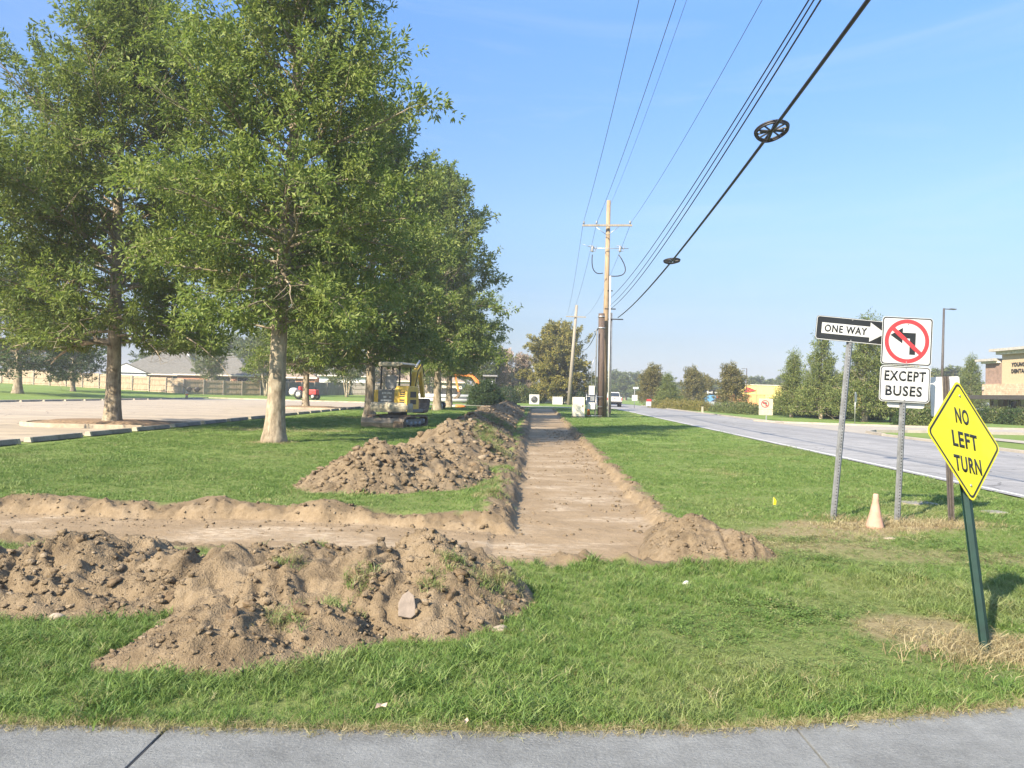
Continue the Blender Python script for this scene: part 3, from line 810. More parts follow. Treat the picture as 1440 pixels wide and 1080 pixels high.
# ---- shrubs
def make_shrub(seed, rx, ry, h, n, leaf, mat, stems=9, thin=.55):
    r = np.random.default_rng(seed)
    d = r.normal(size=(n, 3)); d /= np.linalg.norm(d, axis=1, keepdims=True); d[:, 2] = np.abs(d[:, 2])
    lump = 1+.22*fbm(np.arctan2(d[:, 1], d[:, 0])*2.2+4, d[:, 2]*3, seed, 3)
    rr = (r.uniform(0, 1, n)**thin)*lump
    p = d*rr[:, None]*np.array([rx, ry, h]) ; p[:, 2] = np.maximum(p[:, 2], .03)
    cr = leaf_mesh('foliage', p, d+r.normal(size=(n, 3))*.7, leaf[0], leaf[1], mat, seed)
    mb = MB()
    for k in range(stems):
        a = 6.28*k/stems; q = r.uniform(.3, .8)
        mb.tube([(0.06*math.cos(a), .06*math.sin(a), -.05), (rx*q*.4*math.cos(a), ry*q*.4*math.sin(a), h*.4), (rx*q*math.cos(a), ry*q*math.sin(a), h*.75)], [.04, .025, .01], 4)
    return cr, mb.mesh('stem', M_BARK)
SHRUB = {'round': make_shrub(61, 2.1, 2.0, 2.75, 15000, (.24, .11), M_LEAF_DARK), 'hedge': make_shrub(62, 1.3, 1.0, 1.2, 3200, (.12, .07), M_LEAF_DARK),
         'loose': make_shrub(63, 1.2, 1.0, 1.3, 2600, (.16, .06), M_LEAF_FAR), 'gold': make_shrub(64, 1.6, 1.2, 1.2, 2600, (.22, .05), M_LEAF_GOLDLIT)}
def shrub(name, key, x, y, s, rot, label, group=None, sz=None):
    t = thing(name, label, 'bush', (x, y, 0), (0, 0, rot), group); t.scale = (s, s, sz or s)
    link('foliage', SHRUB[key][0], t); link('stem', SHRUB[key][1], t)
shrub('round_bush', 'round', -3.1, 90.5, 1.0, .3, 'large round dark bush hiding the orange excavator body')
for i, (px, Y, s) in enumerate(((1108, 68, .8), (1122, 68, .9), (1137, 66, .9), (1150, 66, .9), (1165, 64, .9), (1180, 62, .9), (1196, 61, .9), (1208, 60, .9), (1228, 60, .9), (1243, 59, .9))):
    p = P(px, 585, Y); shrub('hedge_bush', 'hedge', p.x+.3, Y+3, s*1.15, i*1.1, ORD[i] + ' dark hedge bush from the left behind the cypress trunks', 'dark hedge behind the cypresses')
for i, (px, Y, s, k) in enumerate(((1278, 50, .9, 'hedge'), (1292, 49, .95, 'loose'), (1306, 49, .9, 'hedge'), (1318, 50, .85, 'loose'))):
    p = P(px, 590, Y); shrub('verge_bush', k, p.x, Y, s, i*2.1, ORD[i] + ' green bush from the left, across the road beside the yellow diamond sign', 'bushes by the side drive')
for i, (px, Y, s) in enumerate(((1372, 62, .8), (1384, 61, .95), (1397, 60, .95), (1409, 59, 1.0), (1422, 58, 1.0), (1436, 57, 1.0), (1450, 56, 1.0))):
    p = P(px, 590, Y); shrub('hedge_bush', 'hedge' if i % 3 else 'loose', p.x, Y, s, i*1.7, ORD[i] + ' clipped bush from the left in front of the dental building', 'bushes in front of the dental building')
for i, (px, Y, s) in enumerate(((925, 104, .9), (936, 100, 1), (948, 98, 1), (960, 95, 1.0), (972, 92, .95), (984, 90, .9))):
    p = P(px, 575, Y); shrub('ornamental_grass', 'gold', p.x-.6, Y-4, s, i*1.3, ORD[i] + ' clump from the left of tall pale ornamental grass beside the road', 'ornamental grasses beside the road')
for i, (px, Y, s) in enumerate(((1010, 80, .8), (1022, 78, .9), (1034, 76, .9), (1046, 74, .95), (1058, 72, .9))):
    p = P(px, 580, Y); shrub('verge_bush', 'loose', p.x, Y, s, i*1.9, ORD[i] + ' pale green verge bush from the left before the rounded rusty tree', 'verge bushes before the rusty tree')
for i, (x, y, s) in enumerate(((-.8, 119, 1.5), (1.5, 121, 1.7), (3.4, 120, 1.4), (-6.5, 118, 1.5), (10.3, 118, 1.2))):
    shrub('fence_bush', 'loose' if i % 2 else 'hedge', x, y, s, i*1.3, ('leafy bush at the far fence right of the round dark bush', 'leafy bush at the far fence left of the white fan unit', 'leafy bush at the far fence behind the white fan unit', 'leafy bush at the far fence left of the round dark bush', 'leafy bush behind the leaning farther pole')[i], 'bushes along the far fence', sz=s*1.4)

# ================================================================== GRASS
print('grass')
def tuft(seed, n, rad_, hmin, hmax, w, lean, clover=False):
    r = random.Random(seed); vs, fs = [], []
    for i in range(n):
        a = r.uniform(0, 6.283); q = rad_*math.sqrt(r.random()); x, y = q*math.cos(a), q*math.sin(a)
        if clover:
            h = r.uniform(hmin, hmax); la = r.uniform(0, 6.28); s = w*r.uniform(.7, 1.3); ti = r.uniform(-.5, .5)
            o = len(vs)
            for kx, ky in ((-1, 0), (-.4, -.6), (.5, -.5), (1, 0), (.5, .5), (-.4, .6)):
                px_, py_ = kx*s, ky*s*.8
                vs.append((x+px_*math.cos(la)-py_*math.sin(la), y+px_*math.sin(la)+py_*math.cos(la), h+px_*ti+abs(ky)*s*.3))
            fs += [(o, o+1, o+2, o+3), (o, o+3, o+4, o+5)]
            continue
        h = r.uniform(hmin, hmax); la = r.uniform(0, 6.28); L = lean*r.uniform(.2, 1.2)*h
        fa = r.uniform(0, 3.14); dx, dy = math.cos(fa)*w/2, math.sin(fa)*w/2
        lx, ly = math.cos(la)*L, math.sin(la)*L
        o = len(vs)
        for t, ww in ((0, 1), (.45, .85), (.8, .5)):
            bx, by, bz = x+lx*t*t, y+ly*t*t, h*(t-.28*lean*t*t)
            vs += [(bx-dx*ww, by-dy*ww, bz), (bx+dx*ww, by+dy*ww, bz)]
        vs.append((x+lx*1.15, y+ly*1.15, h*(1-.36*lean)))
        fs += [(o, o+1, o+3, o+2), (o+2, o+3, o+5, o+4), (o+4, o+5, o+6)]
    me = bpy.data.meshes.new('grass_tuft'); me.from_pydata(vs, [], fs); me.materials.append(M_BLADE)
    return bpy.data.objects.new('grass_tuft', me)
TUFTS = [tuft(1, 9, .035, .05, .105, .0055, .9), tuft(2, 9, .04, .045, .095, .005, 1.2), tuft(3, 11, .035, .05, .12, .0055, .7),
         tuft(4, 46, .22, .04, .075, .010, 1.0), tuft(5, 46, .22, .035, .07, .010, 1.2),
         tuft(6, 16, .05, .012, .035, .0085, 0, True), tuft(7, 18, .055, .01, .03, .0075, 0, True),
         tuft(8, 8, .05, .06, .16, .004, 1.5)]
def grass_points():
    r = np.random.default_rng(11); PX, PY, VAR, SC, DRY = [], [], [], [], []
    def zone(x0, x1, y0, y1, dens, vars_, sc, fov=.72, marg=1.2, lot=True):
        n = int((x1-x0)*(y1-y0)*dens)
        x, y = r.uniform(x0, x1, n), r.uniform(y0, y1, n)
        ok = (np.abs(x) < fov*y+marg) & (y > edge_y(x)+r.uniform(-.03, .05, n))
        ok &= ~((x < -11.4) & (y > 12)) & (x < 7.55+.043*y)
        x, y = x[ok], y[ok]
        PX.append(x); PY.append(y); VAR.append(r.choice(vars_, len(x))); SC.append(r.uniform(.75, 1.25, len(x))*sc)
    zone(-7, 6, 3.3, 6.0, 1150, [0, 1, 2], 1.0)
    zone(-9, 7.5, 6.0, 9.5, 620, [0, 1, 2], 1.0)
    zone(-12, 9, 9.5, 15, 420, [0, 1, 2], 1.1)
    zone(-12, 9, 15, 24, 130, [0, 1, 2], 1.4)
    zone(-12, 9, 9, 24, 34, [3, 4], .95)
    zone(-12, 9.5, 24, 45, 17, [3, 4], 1.15)
    zone(-12, 11, 45, 84, 5, [3, 4], 1.4)
    x, y, v, s = map(np.concatenate, (PX, PY, VAR, SC))
    zt, src, soil = top_height(x, y)
    h = np.zeros_like(x)
    ok = (src == 0) & (soil < .35)
    dm = dry_mask(x, y)
    ok &= r.uniform(0, 1, len(x)) > dm*.55
    x, y, v, s, dm, zt = x[ok], y[ok], v[ok], s[ok], dm[ok], zt[ok]
    # lower right: ground cover of small round leaves; patchy height elsewhere
    clo = sstep(.1, .5, (1-np.hypot((x-2.15)/1.55, (y-5.0)/1.3)) + .45*fbm(x*1.5, y*1.5, 91, 3)) + .8*sstep(.1, .5, (1-np.hypot((x-3.6)/2.6, (y-7.6)/1.3)) + .5*fbm(x*1.1, y*1.1, 93, 3))
    isc = (r.uniform(0, 1, len(x)) < clo*.92) & (v < 3)
    v = np.where(isc, r.choice([5, 6], len(x)), v)
    ht = .78 + .5*fbm(x*1.1, y*1.1, 95, 3) + .35*fbm(x*5, y*5, 96, 2)
    s = s*np.clip(ht, .45, 1.5)*np.where(isc, 1.05, np.where(v < 3, 1.0, 1))
    s = np.where((y > 7) & (v < 3), s*.62, s)       # mown shorter away from the pavement edge
    d = np.clip(dm*.95*(r.uniform(0, 1, len(x)) < dm*1.1) + .5*(r.uniform(0, 1, len(x)) < .035) + .24*sstep(.15, .7, fbm(x*.7, y*.7, 97, 4)), 0, 1)
    # straw along the pavement edge and straggling dead tufts by the posts
    n = 3200; ex = r.uniform(-3.6, 4.2, n); ey = edge_y(ex)-.015+r.normal(0, .03, n); 
    n2 = 420; qx = np.concatenate([r.normal(2.98, .26, 260), r.normal(5.1, .42, 160), r.normal(4.1, .12, 40)]); qy = np.concatenate([r.normal(4.62, .15, 260), r.normal(9.5, .2, 160), r.normal(9.75, .12, 40)])
    n2 = len(qx)
    x = np.concatenate([x, ex, qx]); y = np.concatenate([y, ey, qy]); zt = np.concatenate([zt, np.full(n, .008), np.zeros(n2)])
    v = np.concatenate([v, r.choice([7, 1], n), np.full(n2, 7)]); s = np.concatenate([s, r.uniform(.22, .5, n), r.uniform(.7, 1.5, n2)])
    d = np.concatenate([d, r.uniform(.55, 1, n), r.uniform(.8, 1, n2)])
    # a few sods with grass still on them, tipped among the heaps
    sods_ = [(-.40, 5.25, .16), (-.98, 5.05, .12), (-.02, 5.45, .14), (-1.5, 5.3, .10), (-1.3, 4.5, .14), (-2.0, 6.35, .35), (-1.55, 5.95, .2), (-.75, 6.2, .15), (-.15, 5.25, .14), (-.5, 5.05, .1), (-1.05, 4.75, .1), (-2.3, 6.6, .3), (.0, 6.3, .2), (-.3, 10.4, .3), (-.3, 12, .3), (-.25, 14, .35), (-.4, 16.5, .5), (-.6, 19, .5), (-.7, 23, .8), (-.5, 28, .9)]
    sx, sy = [], []
    for cx, cy, rr in sods_:
        m = int(90*(rr/.2)**1.3); sx.append(r.normal(cx, rr*.45, m)); sy.append(r.normal(cy, rr*.45, m))
    sx, sy = np.concatenate(sx), np.concatenate(sy)
    sz, ss, _ = top_height(sx, sy)
    x = np.concatenate([x, sx]); y = np.concatenate([y, sy]); zt = np.concatenate([zt, sz]); m = len(sx)
    v = np.concatenate([v, r.choice([0, 1, 7], m)]); s = np.concatenate([s, r.uniform(.4, .9, m)*(1+sy*.03)]); d = np.concatenate([d, r.choice([0, .3, .8], m)])
    flat_ = (np.abs(y-edge_y(x)+.01) < .11) & (d > .5)
    return x, y, zt, v, s, d, flat_
gx_, gy_, gz_, gv_, gs_, gd_, gf_ = grass_points()
print('  tufts', len(gx_))
gm = bpy.data.meshes.new('grass')
gm.vertices.add(len(gx_)); gm.vertices.foreach_set('co', np.stack([gx_, gy_, gz_-.004], 1).astype(np.float32).ravel())
r_ = np.random.default_rng(3)
for nm, ty, va in (('var', 'INT', gv_.astype(np.int32)), ('scl', 'FLOAT', gs_.astype(np.float32)), ('dry', 'FLOAT', gd_.astype(np.float32))):
    a = gm.attributes.new(nm, ty, 'POINT'); a.data.foreach_set('value', va)
a = gm.attributes.new('rot', 'FLOAT_VECTOR', 'POINT')
rv = np.zeros((len(gx_), 3), np.float32); rv[:, 2] = r_.uniform(0, 6.283, len(gx_)); rv[:, 0] = r_.normal(0, .12, len(gx_)); rv[:, 1] = r_.normal(0, .12, len(gx_))
rv[gf_, 0] = r_.normal(0, 1.1, gf_.sum()); rv[gf_, 1] = r_.normal(0, 1.1, gf_.sum())
a.data.foreach_set('vector', rv.ravel())
grass = props(link('grass', gm), 'green lawn grass, longer by the pavement and dry around the sign posts', kind='stuff')
def grass_nodes():
    t = bpy.data.node_groups.new('grass_instances', 'GeometryNodeTree')
    t.interface.new_socket('Geometry', in_out='INPUT', socket_type='NodeSocketGeometry'); t.interface.new_socket('Geometry', in_out='OUTPUT', socket_type='NodeSocketGeometry')
    gi, go = t.nodes.new('NodeGroupInput'), t.nodes.new('NodeGroupOutput')
    j = t.nodes.new('GeometryNodeJoinGeometry')
    def na(nm, ty):
        n = t.nodes.new('GeometryNodeInputNamedAttribute'); n.data_type = ty; n.inputs[0].default_value = nm; return n.outputs[0]
    var, scl, rot = na('var', 'INT'), na('scl', 'FLOAT'), na('rot', 'FLOAT_VECTOR')
    for i, o in enumerate(TUFTS):
        oi = t.nodes.new('GeometryNodeObjectInfo'); oi.inputs['Object'].default_value = o
        c = t.nodes.new('FunctionNodeCompare'); c.data_type = 'INT'; c.operation = 'EQUAL'
        ins = [s for s in c.inputs if s.type == 'INT']; t.links.new(var, ins[0]); ins[1].default_value = i
        ip = t.nodes.new('GeometryNodeInstanceOnPoints')
        t.links.new(gi.outputs[0], ip.inputs['Points']); t.links.new(c.outputs[0], ip.inputs['Selection'])
        t.links.new(oi.outputs['Geometry'], ip.inputs['Instance']); t.links.new(rot, ip.inputs['Rotation']); t.links.new(scl, ip.inputs['Scale'])
        t.links.new(ip.outputs[0], j.inputs[0])
    t.links.new(j.outputs[0], go.inputs[0])
    return t
md = grass.modifiers.new('grass', 'NODES'); md.node_group = grass_nodes()

# ================================================================== MATERIALS FOR BUILT THINGS
def mat_concrete(name, c, broom=False, var=.12, streak=None):
    k = NT(name); k.set(.88, 0, .25)
    n1 = k.noise(1.3, 6, .6); n2 = k.noise(60, 4, .7); n3 = k.noise(7, 5, .6)
    lo = tuple(x*(1-var*1.6) for x in c); hi = tuple(x*(1+var*1.2) for x in c)
    col = k.ramp(k.math('ADD', k.math('MULTIPLY', n1, .5), k.math('ADD', k.math('MULTIPLY', n3, .3), k.math('MULTIPLY', n2, .2))), [(.36, lo), (.62, hi)])
    col = k.mix(k.math('MULTIPLY', k.ramp(n2, [(.56, (0, 0, 0)), (.72, (1, 1, 1))]), .35), col, tuple(x*1.45 for x in c))
    col = k.mix(k.math('MULTIPLY', k.ramp(k.noise(48, 3, .7), [(.60, (0, 0, 0)), (.7, (1, 1, 1))]), .4), col, tuple(x*.5 for x in c))
    if streak:
        sm = k.noise(1.0, 5, .6, stretch=streak[0], dist=.4)
        col = k.mix(k.math('MULTIPLY', k.ramp(sm, [(.42, (1, 1, 1)), (.58, (0, 0, 0))]), streak[2]), col, streak[1])
    if streak:
        nv = k.n('ShaderNodeTexNoise'); nv.inputs['Scale'].default_value = .8; nv.inputs['Detail'].default_value = 4; k.l(k.co(), nv.inputs['Vector'])
        av = k.n('ShaderNodeVectorMath', operation='ADD'); k.l(k.co(), av.inputs[0]); k.l(nv.outputs['Color'], av.inputs[1])
        vo = k.n('ShaderNodeTexVoronoi', feature='DISTANCE_TO_EDGE'); vo.inputs['Scale'].default_value = .22; k.l(av.outputs[0], vo.inputs['Vector'])
        col = k.mix(k.math('MULTIPLY', k.math('LESS_THAN', vo.outputs['Distance'], .0045), .55), col, (.05, .05, .05))
        col = k.mix(k.math('MULTIPLY', k.ramp(k.noise(.9, 3, .5), [(.62, (0, 0, 0)), (.70, (1, 1, 1))]), .28), col, (.09, .088, .085))
    k.base(col)
    if broom:
        br = k.noise(1, 3, .7, stretch=(14, 300, 1))
        k.bump(k.math('ADD', br, k.math('MULTIPLY', n2, 1.4)), .9, .010)
    else: k.bump(n2, .35, .008)
    return k.m
M_PAVE = mat_concrete('broomed_concrete', (.205, .215, .215), True, var=.22)
M_LOT = mat_concrete('lot_concrete', (.37, .31, .235), streak=((.10, .9, 1), (.25, .22, .18), .65))
M_KERB = mat_concrete('kerb_concrete', (.36, .31, .235), var=.25)
M_STOP = mat_concrete('stop_concrete', (.22, .21, .19), var=.3)
M_STOPEND = mat_concrete('pale_concrete', (.40, .36, .28), var=.2)
M_DRIVE = mat_concrete('drive_concrete', (.31, .285, .245))
M_ROAD = mat_concrete('road_asphalt', (.25, .25, .252), var=.16, streak=((.55, .03, 1), (.175, .178, .185), .6))
M_LINE = mat_simple('road_paint', (.55, .55, .53), .6, var=.15, scale=9, dirt=((.35, .35, .35), 14, .6))
M_TAR = mat_simple('joint_tar', (.02, .02, .022), .5)
M_WOOD = mat_simple('pole_wood', (.27, .20, .125), .85, var=.4, scale=6, stretch=(3, 3, .25), bump=.5, bscale=25)
M_WOOD_DARK = mat_simple('dark_pole_wood', (.085, .062, .050), .85, var=.35, scale=5, stretch=(3, 3, .2), bump=.5, bscale=25)
M_WOOD_GREY = mat_simple('grey_pole_wood', (.25, .22, .175), .85, var=.25, scale=5, stretch=(3, 3, .2))
M_FENCE = mat_simple('fence_wood', (.38, .30, .205), .85, var=.35, scale=2.2, stretch=(4, 4, .5), dirt=((.25, .22, .18), 1.2, .5))
M_FENCE_GREY = mat_simple('grey_fence_wood', (.30, .27, .23), .85, var=.3, scale=2.2, stretch=(4, 4, .5), dirt=((.18, .16, .14), 1.2, .5))  # greyed copy of fence_wood: the turned stretch's shade as colour; posts share it
M_CABLE = mat_simple('cable_black', (.018, .018, .022), .5)
M_WIRE = mat_simple('wire_grey', (.06, .065, .075), .5)
M_STEEL = mat_simple('galvanised_steel', (.42, .43, .44), .45, .7, var=.2, scale=14)
M_STEELP = mat_simple('sign_post_steel', (.26, .27, .275), .5, .6, var=.25, scale=14)
M_STEEL_BROWN = mat_simple('weathered_steel', (.11, .095, .085), .6, .5, var=.25, scale=14)
M_HOLE = mat_simple('bolt_hole_dark', (.04, .04, .04), .8, .3)
M_GREENPOST = mat_simple('dark_green_post', (.006, .028, .020), .38, .2, var=.3, scale=10)
M_ALU = mat_simple('sign_back_aluminium', (.56, .57, .55), .5, .35, var=.12, scale=5)
M_WHITE = mat_simple('sign_white', (.43, .45, .45), .45, var=.06, scale=6, dirt=((.36, .36, .33), 5, .4))
M_BLACK = mat_simple('sign_black', (.012, .014, .015), .45)
M_RED = mat_simple('sign_red', (.56, .035, .04), .45, var=.08)
M_YELLOW = mat_simple('sign_yellow', (.58, .54, .006), .45, var=.05, scale=5, dirt=((.48, .44, .03), 4, .5))
M_CONE = mat_simple('faded_cone', (.44, .26, .19), .8, var=.2, scale=9, dirt=((.30, .21, .15), 11, .6))
M_FLAG = mat_simple('flag_yellow', (.85, .62, .02), .6)
M_BEIGE = mat_simple('beige_paint', (.66, .62, .49), .5, var=.07)
M_WHITEP = mat_simple('white_paint', (.50, .50, .48), .45, var=.05, dirt=((.5, .47, .42), 3, .3))
M_DARKM = mat_simple('dark_metal', (.03, .03, .032), .5, .3)
M_GREYM = mat_simple('grey_metal', (.25, .26, .27), .5, .3)
M_GLASS = mat_simple('dark_glass', (.02, .025, .03), .08, 0, spec=.8)
M_EXY = mat_simple('excavator_yellow', (.62, .40, .05), .5, var=.15, scale=5, dirt=((.32, .24, .13), 6, .5))
M_EXO = mat_simple('excavator_orange', (.72, .22, .04), .45, var=.12, scale=5, dirt=((.4, .2, .1), 6, .4))
M_EXW = mat_simple('excavator_cream', (.36, .33, .245), .6, var=.2, scale=6, dirt=((.2, .15, .09), 8, .75))
M_EXG = mat_simple('excavator_grey', (.14, .145, .15), .6, var=.25, scale=7, dirt=((.3, .25, .18), 7, .4))
M_MUD = mat_simple('muddy_steel', (.15, .11, .075), .85, var=.45, scale=7, bump=.6, bscale=30)
M_BLADEM = mat_simple('blade_steel', (.30, .24, .175), .7, var=.4, scale=4, dirt=((.14, .10, .07), 5, .6))
M_ROOF = mat_simple('grey_shingle', (.125, .12, .105), .9, var=.3, scale=3, bump=.4, bscale=14)
M_ROOF_TAN = mat_simple('tan_shingle', (.27, .21, .16), .9, var=.25, scale=3)
M_BRICK_H = mat_simple('house_brick', (.34, .17, .11), .85, var=.3, scale=6)
M_SIDING = mat_simple('white_siding', (.72, .73, .73), .6, var=.05)
M_STUCCO = mat_simple('tan_stucco', (.44, .345, .22), .9, var=.08, scale=5)
M_TRIM = mat_simple('grey_trim', (.36, .34, .31), .7)
M_TRIMW = mat_simple('cream_trim', (.62, .57, .48), .7)
M_BROWNM = mat_simple('brown_canopy', (.055, .048, .045), .6)
M_STOREY = mat_simple('store_yellow', (.78, .60, .19), .8, var=.06)
M_STOREO = mat_simple('store_orange', (.68, .33, .13), .8, var=.06)
M_REDP = mat_simple('red_paint', (.52, .04, .035), .5)
M_BLUE = mat_simple('board_blue', (.10, .26, .46), .5, var=.25, scale=2)
M_MULCH = mat_simple('mulch', (.20, .135, .08), .95, var=.5, scale=9, bump=.8, bscale=22)
M_STONEF = mat_simple('pale_stone', (.30, .245, .19), .85, var=.2, scale=9, bump=.3, bscale=60)
def mat_masonry(name, a, b, mortar, bw, bh, ms, scale=1):
    k = NT(name); k.set(.9, 0, .2)
    br = k.n('ShaderNodeTexBrick'); br.inputs['Scale'].default_value = scale
    br.inputs['Brick Width'].default_value = bw; br.inputs['Row Height'].default_value = bh; br.inputs['Mortar Size'].default_value = ms
    br.inputs['Color1'].default_value = (*a, 1); br.inputs['Color2'].default_value = (*b, 1); br.inputs['Mortar'].default_value = (*mortar, 1)
    # facade faces -X: rows follow z, courses follow y
    sp = k.n('ShaderNodeSeparateXYZ'); cb = k.n('ShaderNodeCombineXYZ'); k.l(k.co(), sp.inputs[0])
    k.l(k.math('ADD', sp.outputs[0], sp.outputs[1]), cb.inputs[0]); k.l(sp.outputs[2], cb.inputs[1]); k.l(cb.outputs[0], br.inputs['Vector'])
    k.base(k.mix(.35, br.outputs[0], k.ramp(k.noise(3.5, 5), [(.3, tuple(x*.6 for x in a)), (.7, tuple(min(1, x*1.5) for x in b))])))
    k.bump(br.outputs['Fac'], .4, .02)
    return k.m
M_BRICK = mat_masonry('brown_brick', (.20, .125, .095), (.26, .165, .125), (.30, .26, .23), .24, .08, .012)
M_STONE = mat_masonry('ledge_stone', (.36, .27, .18), (.52, .42, .29), (.30, .24, .17), .42, .17, .02)

# ================================================================== SETTING: paving, lot, road
def sheet(name, poly, z, mat, kind='structure', label=None, th=None, parent=None):
    mb = MB()
    n = len(poly)
    if th: mb.prism(poly, z-th, z, 'z')
    else: mb.add([(x, y, z) for x, y in poly], [list(range(n))])
    o = mb.build(name, mat, parent)
    return props(o, label, kind=kind)
base = sheet('pavement', [(-40, -1.3), (40, -1.3)] + [(x, float(edge_y(x))-.05) for x in (14, 6, 2.6, 1.64, .94, 0, -2.2, -40)], -.016, M_TAR, label='grey broomed concrete pavement along the front of the lawn')
joints = [-15.6, -12.7, -9.9, -7.1, -4.3, -1.475, 1.335, 4.15, 6.95, 9.8, 12.6, 15.5]
for a, b in zip(joints[:-1], joints[1:]):
    gl = .014 if a == -1.475 or b == -1.475 else .006
    xsn = np.linspace(a+gl/2, b-gl/2, 12)
    rr = random.Random(int(a*10))
    poly = [(xsn[0], -1.3), (xsn[-1], -1.3)] + [(float(x), float(edge_y(x))+rr.uniform(-.012, .012)) for x in xsn[::-1]]
    mb = MB(); mb.prism(poly, -.10, 0.0, 'z'); mb.build('slab', M_PAVE, base, bevel=.004)
mb = MB(); mb.bx(-1.481, -1.469, 1.0, 3.24, -.012, -.0035); mb.build('tar_joint', M_TAR, base)

sheet('parking_lot', [(-37.4, 6), (-12.25, 6), (-12.25, 14), (-12.5, 62), (-12.6, 86), (-37.4, 95)], .014, M_LOT, label='pale concrete parking lot beyond the near oak')
sheet('side_street', [(-60, 86.3), (14.5, 86.3), (15.5, 91.5), (-60, 93.2)], .018, M_DRIVE, label='pale concrete drive crossing beyond the far end of the trench')
def road_x(y): return 7.62+.046*y
ry = [-60, -20, 0, 20, 40, 60, 80, 100, 130, 180, 260, 400]
bend = lambda y: max(0, y-110)**1.6*-.0016
sheet('road', [(road_x(y)+bend(y), y) for y in ry] + [(road_x(y)+6.9+bend(y), y) for y in ry[::-1]], .02, M_ROAD, label='grey two-lane road running away on the right')
sheet('edge_line', [(road_x(y)+.12+bend(y), y) for y in ry] + [(road_x(y)+.22+bend(y), y) for y in ry[::-1]], .024, M_LINE, label='white painted line along the near edge of the road')
kb = MB()
for y0, y1 in [(-30, 33.2)] + [(47+6*i, 53+6*i) for i in range(12)]:
    n = max(1, int((y1-y0)/6)); 
    for i in range(n):
        a, b = y0+(y1-y0)*i/n, y0+(y1-y0)*(i+1)/n-.02
        kb.prism([(road_x(a)+6.9, a), (road_x(a)+7.08, a), (road_x(b)+7.08, b), (road_x(b)+6.9, b)], -.05, .11, 'z')
props(kb.build('far_kerb', M_DRIVE, bevel=.015), 'pale kerb along the far side of the road', kind='structure')
drive = [(15.9, 50.5), (17.2, 48.0), (19.8, 46.4), (24, 45.2), (70, 44.6), (70, 37.2), (25.5, 38.1), (19.5, 38.0), (17.6, 37.4), (16.5, 35.8), (16.05, 33.3)]
sheet('side_drive', drive, .026, M_DRIVE, label='pale concrete side drive leading to the dental building')
kb = MB()
for pl in (drive[0:5], drive[5:]):
    for (xa, ya), (xb, yb) in zip(pl[:-1], pl[1:]):
        L = math.hypot(xb-xa, yb-ya); nx, ny = (yb-ya)/L*.16, -(xb-xa)/L*.16
        kb.prism([(xa, ya), (xb, yb), (xb+nx*-1, yb+ny*-1), (xa+nx*-1, ya+ny*-1)], -.05, .13, 'z')
props(kb.build('drive_kerb', M_DRIVE), 'pale kerb edging the side drive', kind='structure')
sheet('footpath', [(road_x(y)+10.6, y) for y in (-30, 0, 20, 35)] + [(road_x(y)+11.9, y) for y in (37, 20, 0, -30)], .03, M_DRIVE, label='narrow pale footpath across the grass island')
kb = MB(); kb.bx(-37.75, -37.45, 6, 95, -.05, .15); kb.prism([(-37.4, 94.9), (-12.6, 85.9), (-12.6, 86.2), (-37.4, 95.2)], -.05, .15, 'z')
props(kb.build('lot_kerb', M_KERB, bevel=.02), 'pale kerb around the far side of the parking lot', kind='structure')

# wheel stops
def stop_mesh(mat, L):
    mb = MB(); mb.prism([(-.10, 0), (.10, 0), (.065, .125), (-.065, .125)], -L/2, L/2, 'y'); return mb.mesh('stop_bar', mat, .012)
STOPM, ENDM = stop_mesh(M_STOP, 2.12), stop_mesh(M_STOPEND, .10)
def wheel_stop(x, y, label, group):
    t = thing('wheel_stop', label, 'wheel stop', (x, y, .016), (0, 0, random.Random(int(y*7)).uniform(-.02, .02)), group)
    link('stop_bar', STOPM, t)
    for s in (-1.11, 1.11): link('pale_end', ENDM, t, (0, s, 0))
nth = ['first', 'second', 'third', 'fourth', 'fifth', 'sixth', 'seventh', 'eighth', 'ninth', 'tenth', 'eleventh', 'twelfth', 'thirteenth', 'fourteenth', 'fifteenth', 'sixteenth', 'seventeenth']
yv = 14.6; i = 0
while yv < 62:
    wheel_stop(-11.86-.012*(yv-14), yv, '%s concrete wheel stop from the left in the near row edging the lawn' % nth[i] if i < len(nth) else 'wheel stop at the very far end of the near row', 'wheel stops along the lawn edge'); yv += 2.78; i += 1
yv = 53.2; i = 0
while yv < 92:
    wheel_stop(-36.95, yv, '%s concrete wheel stop from the left in the far row across the lot' % nth[i], 'wheel stops across the lot'); yv += 2.9; i += 1
# kerbed islands
def island(x0, x1, y0, y1, label):
    r = (y1-y0)/2; yc = (y0+y1)/2
    arc = [(x0+r-r*math.cos(a)*1.0, yc+r*math.sin(a)) for a in np.linspace(-math.pi/2, math.pi/2, 11)]
    out = [(x1, y0)] + arc + [(x1, y1)]
    t = thing('kerbed_island', label, 'kerb island', (0, 0, 0)); t['kind'] = 'structure'
    mb = MB()
    for (xa, ya), (xb, yb) in zip(out[:-1], out[1:]):
        sc = lambda x, y: (x+(.18 if x < x0+r else 0)*(x0+r-x)/r, y+(.18 if y < yc else -.18)*(abs(y-yc)/r))
        mb.prism([(xa, ya), (xb, yb), sc(xb, yb), sc(xa, ya)], 0, .15, 'z')
    mb.build('kerb', M_KERB, t)
    mb = MB(); pts = [((x-(x0+x1)/2)*.97+(x0+x1)/2, (y-yc)*.93+yc) for x, y in out]
    n = len(pts); mb.add([(x, y, .10) for x, y in pts]+[(x*.6+(x0+x1)/2*.4, y*.6+yc*.4, .22) for x, y in pts],
                         [[i, (i+1) % n, n+(i+1) % n, n+i] for i in range(n)]+[list(range(n, 2*n))])
    mb.build('mulch_bed', M_MULCH, t)
island(-17.2, -12.3, 25.6, 29.3, 'kerbed mulch island round the forked oak')
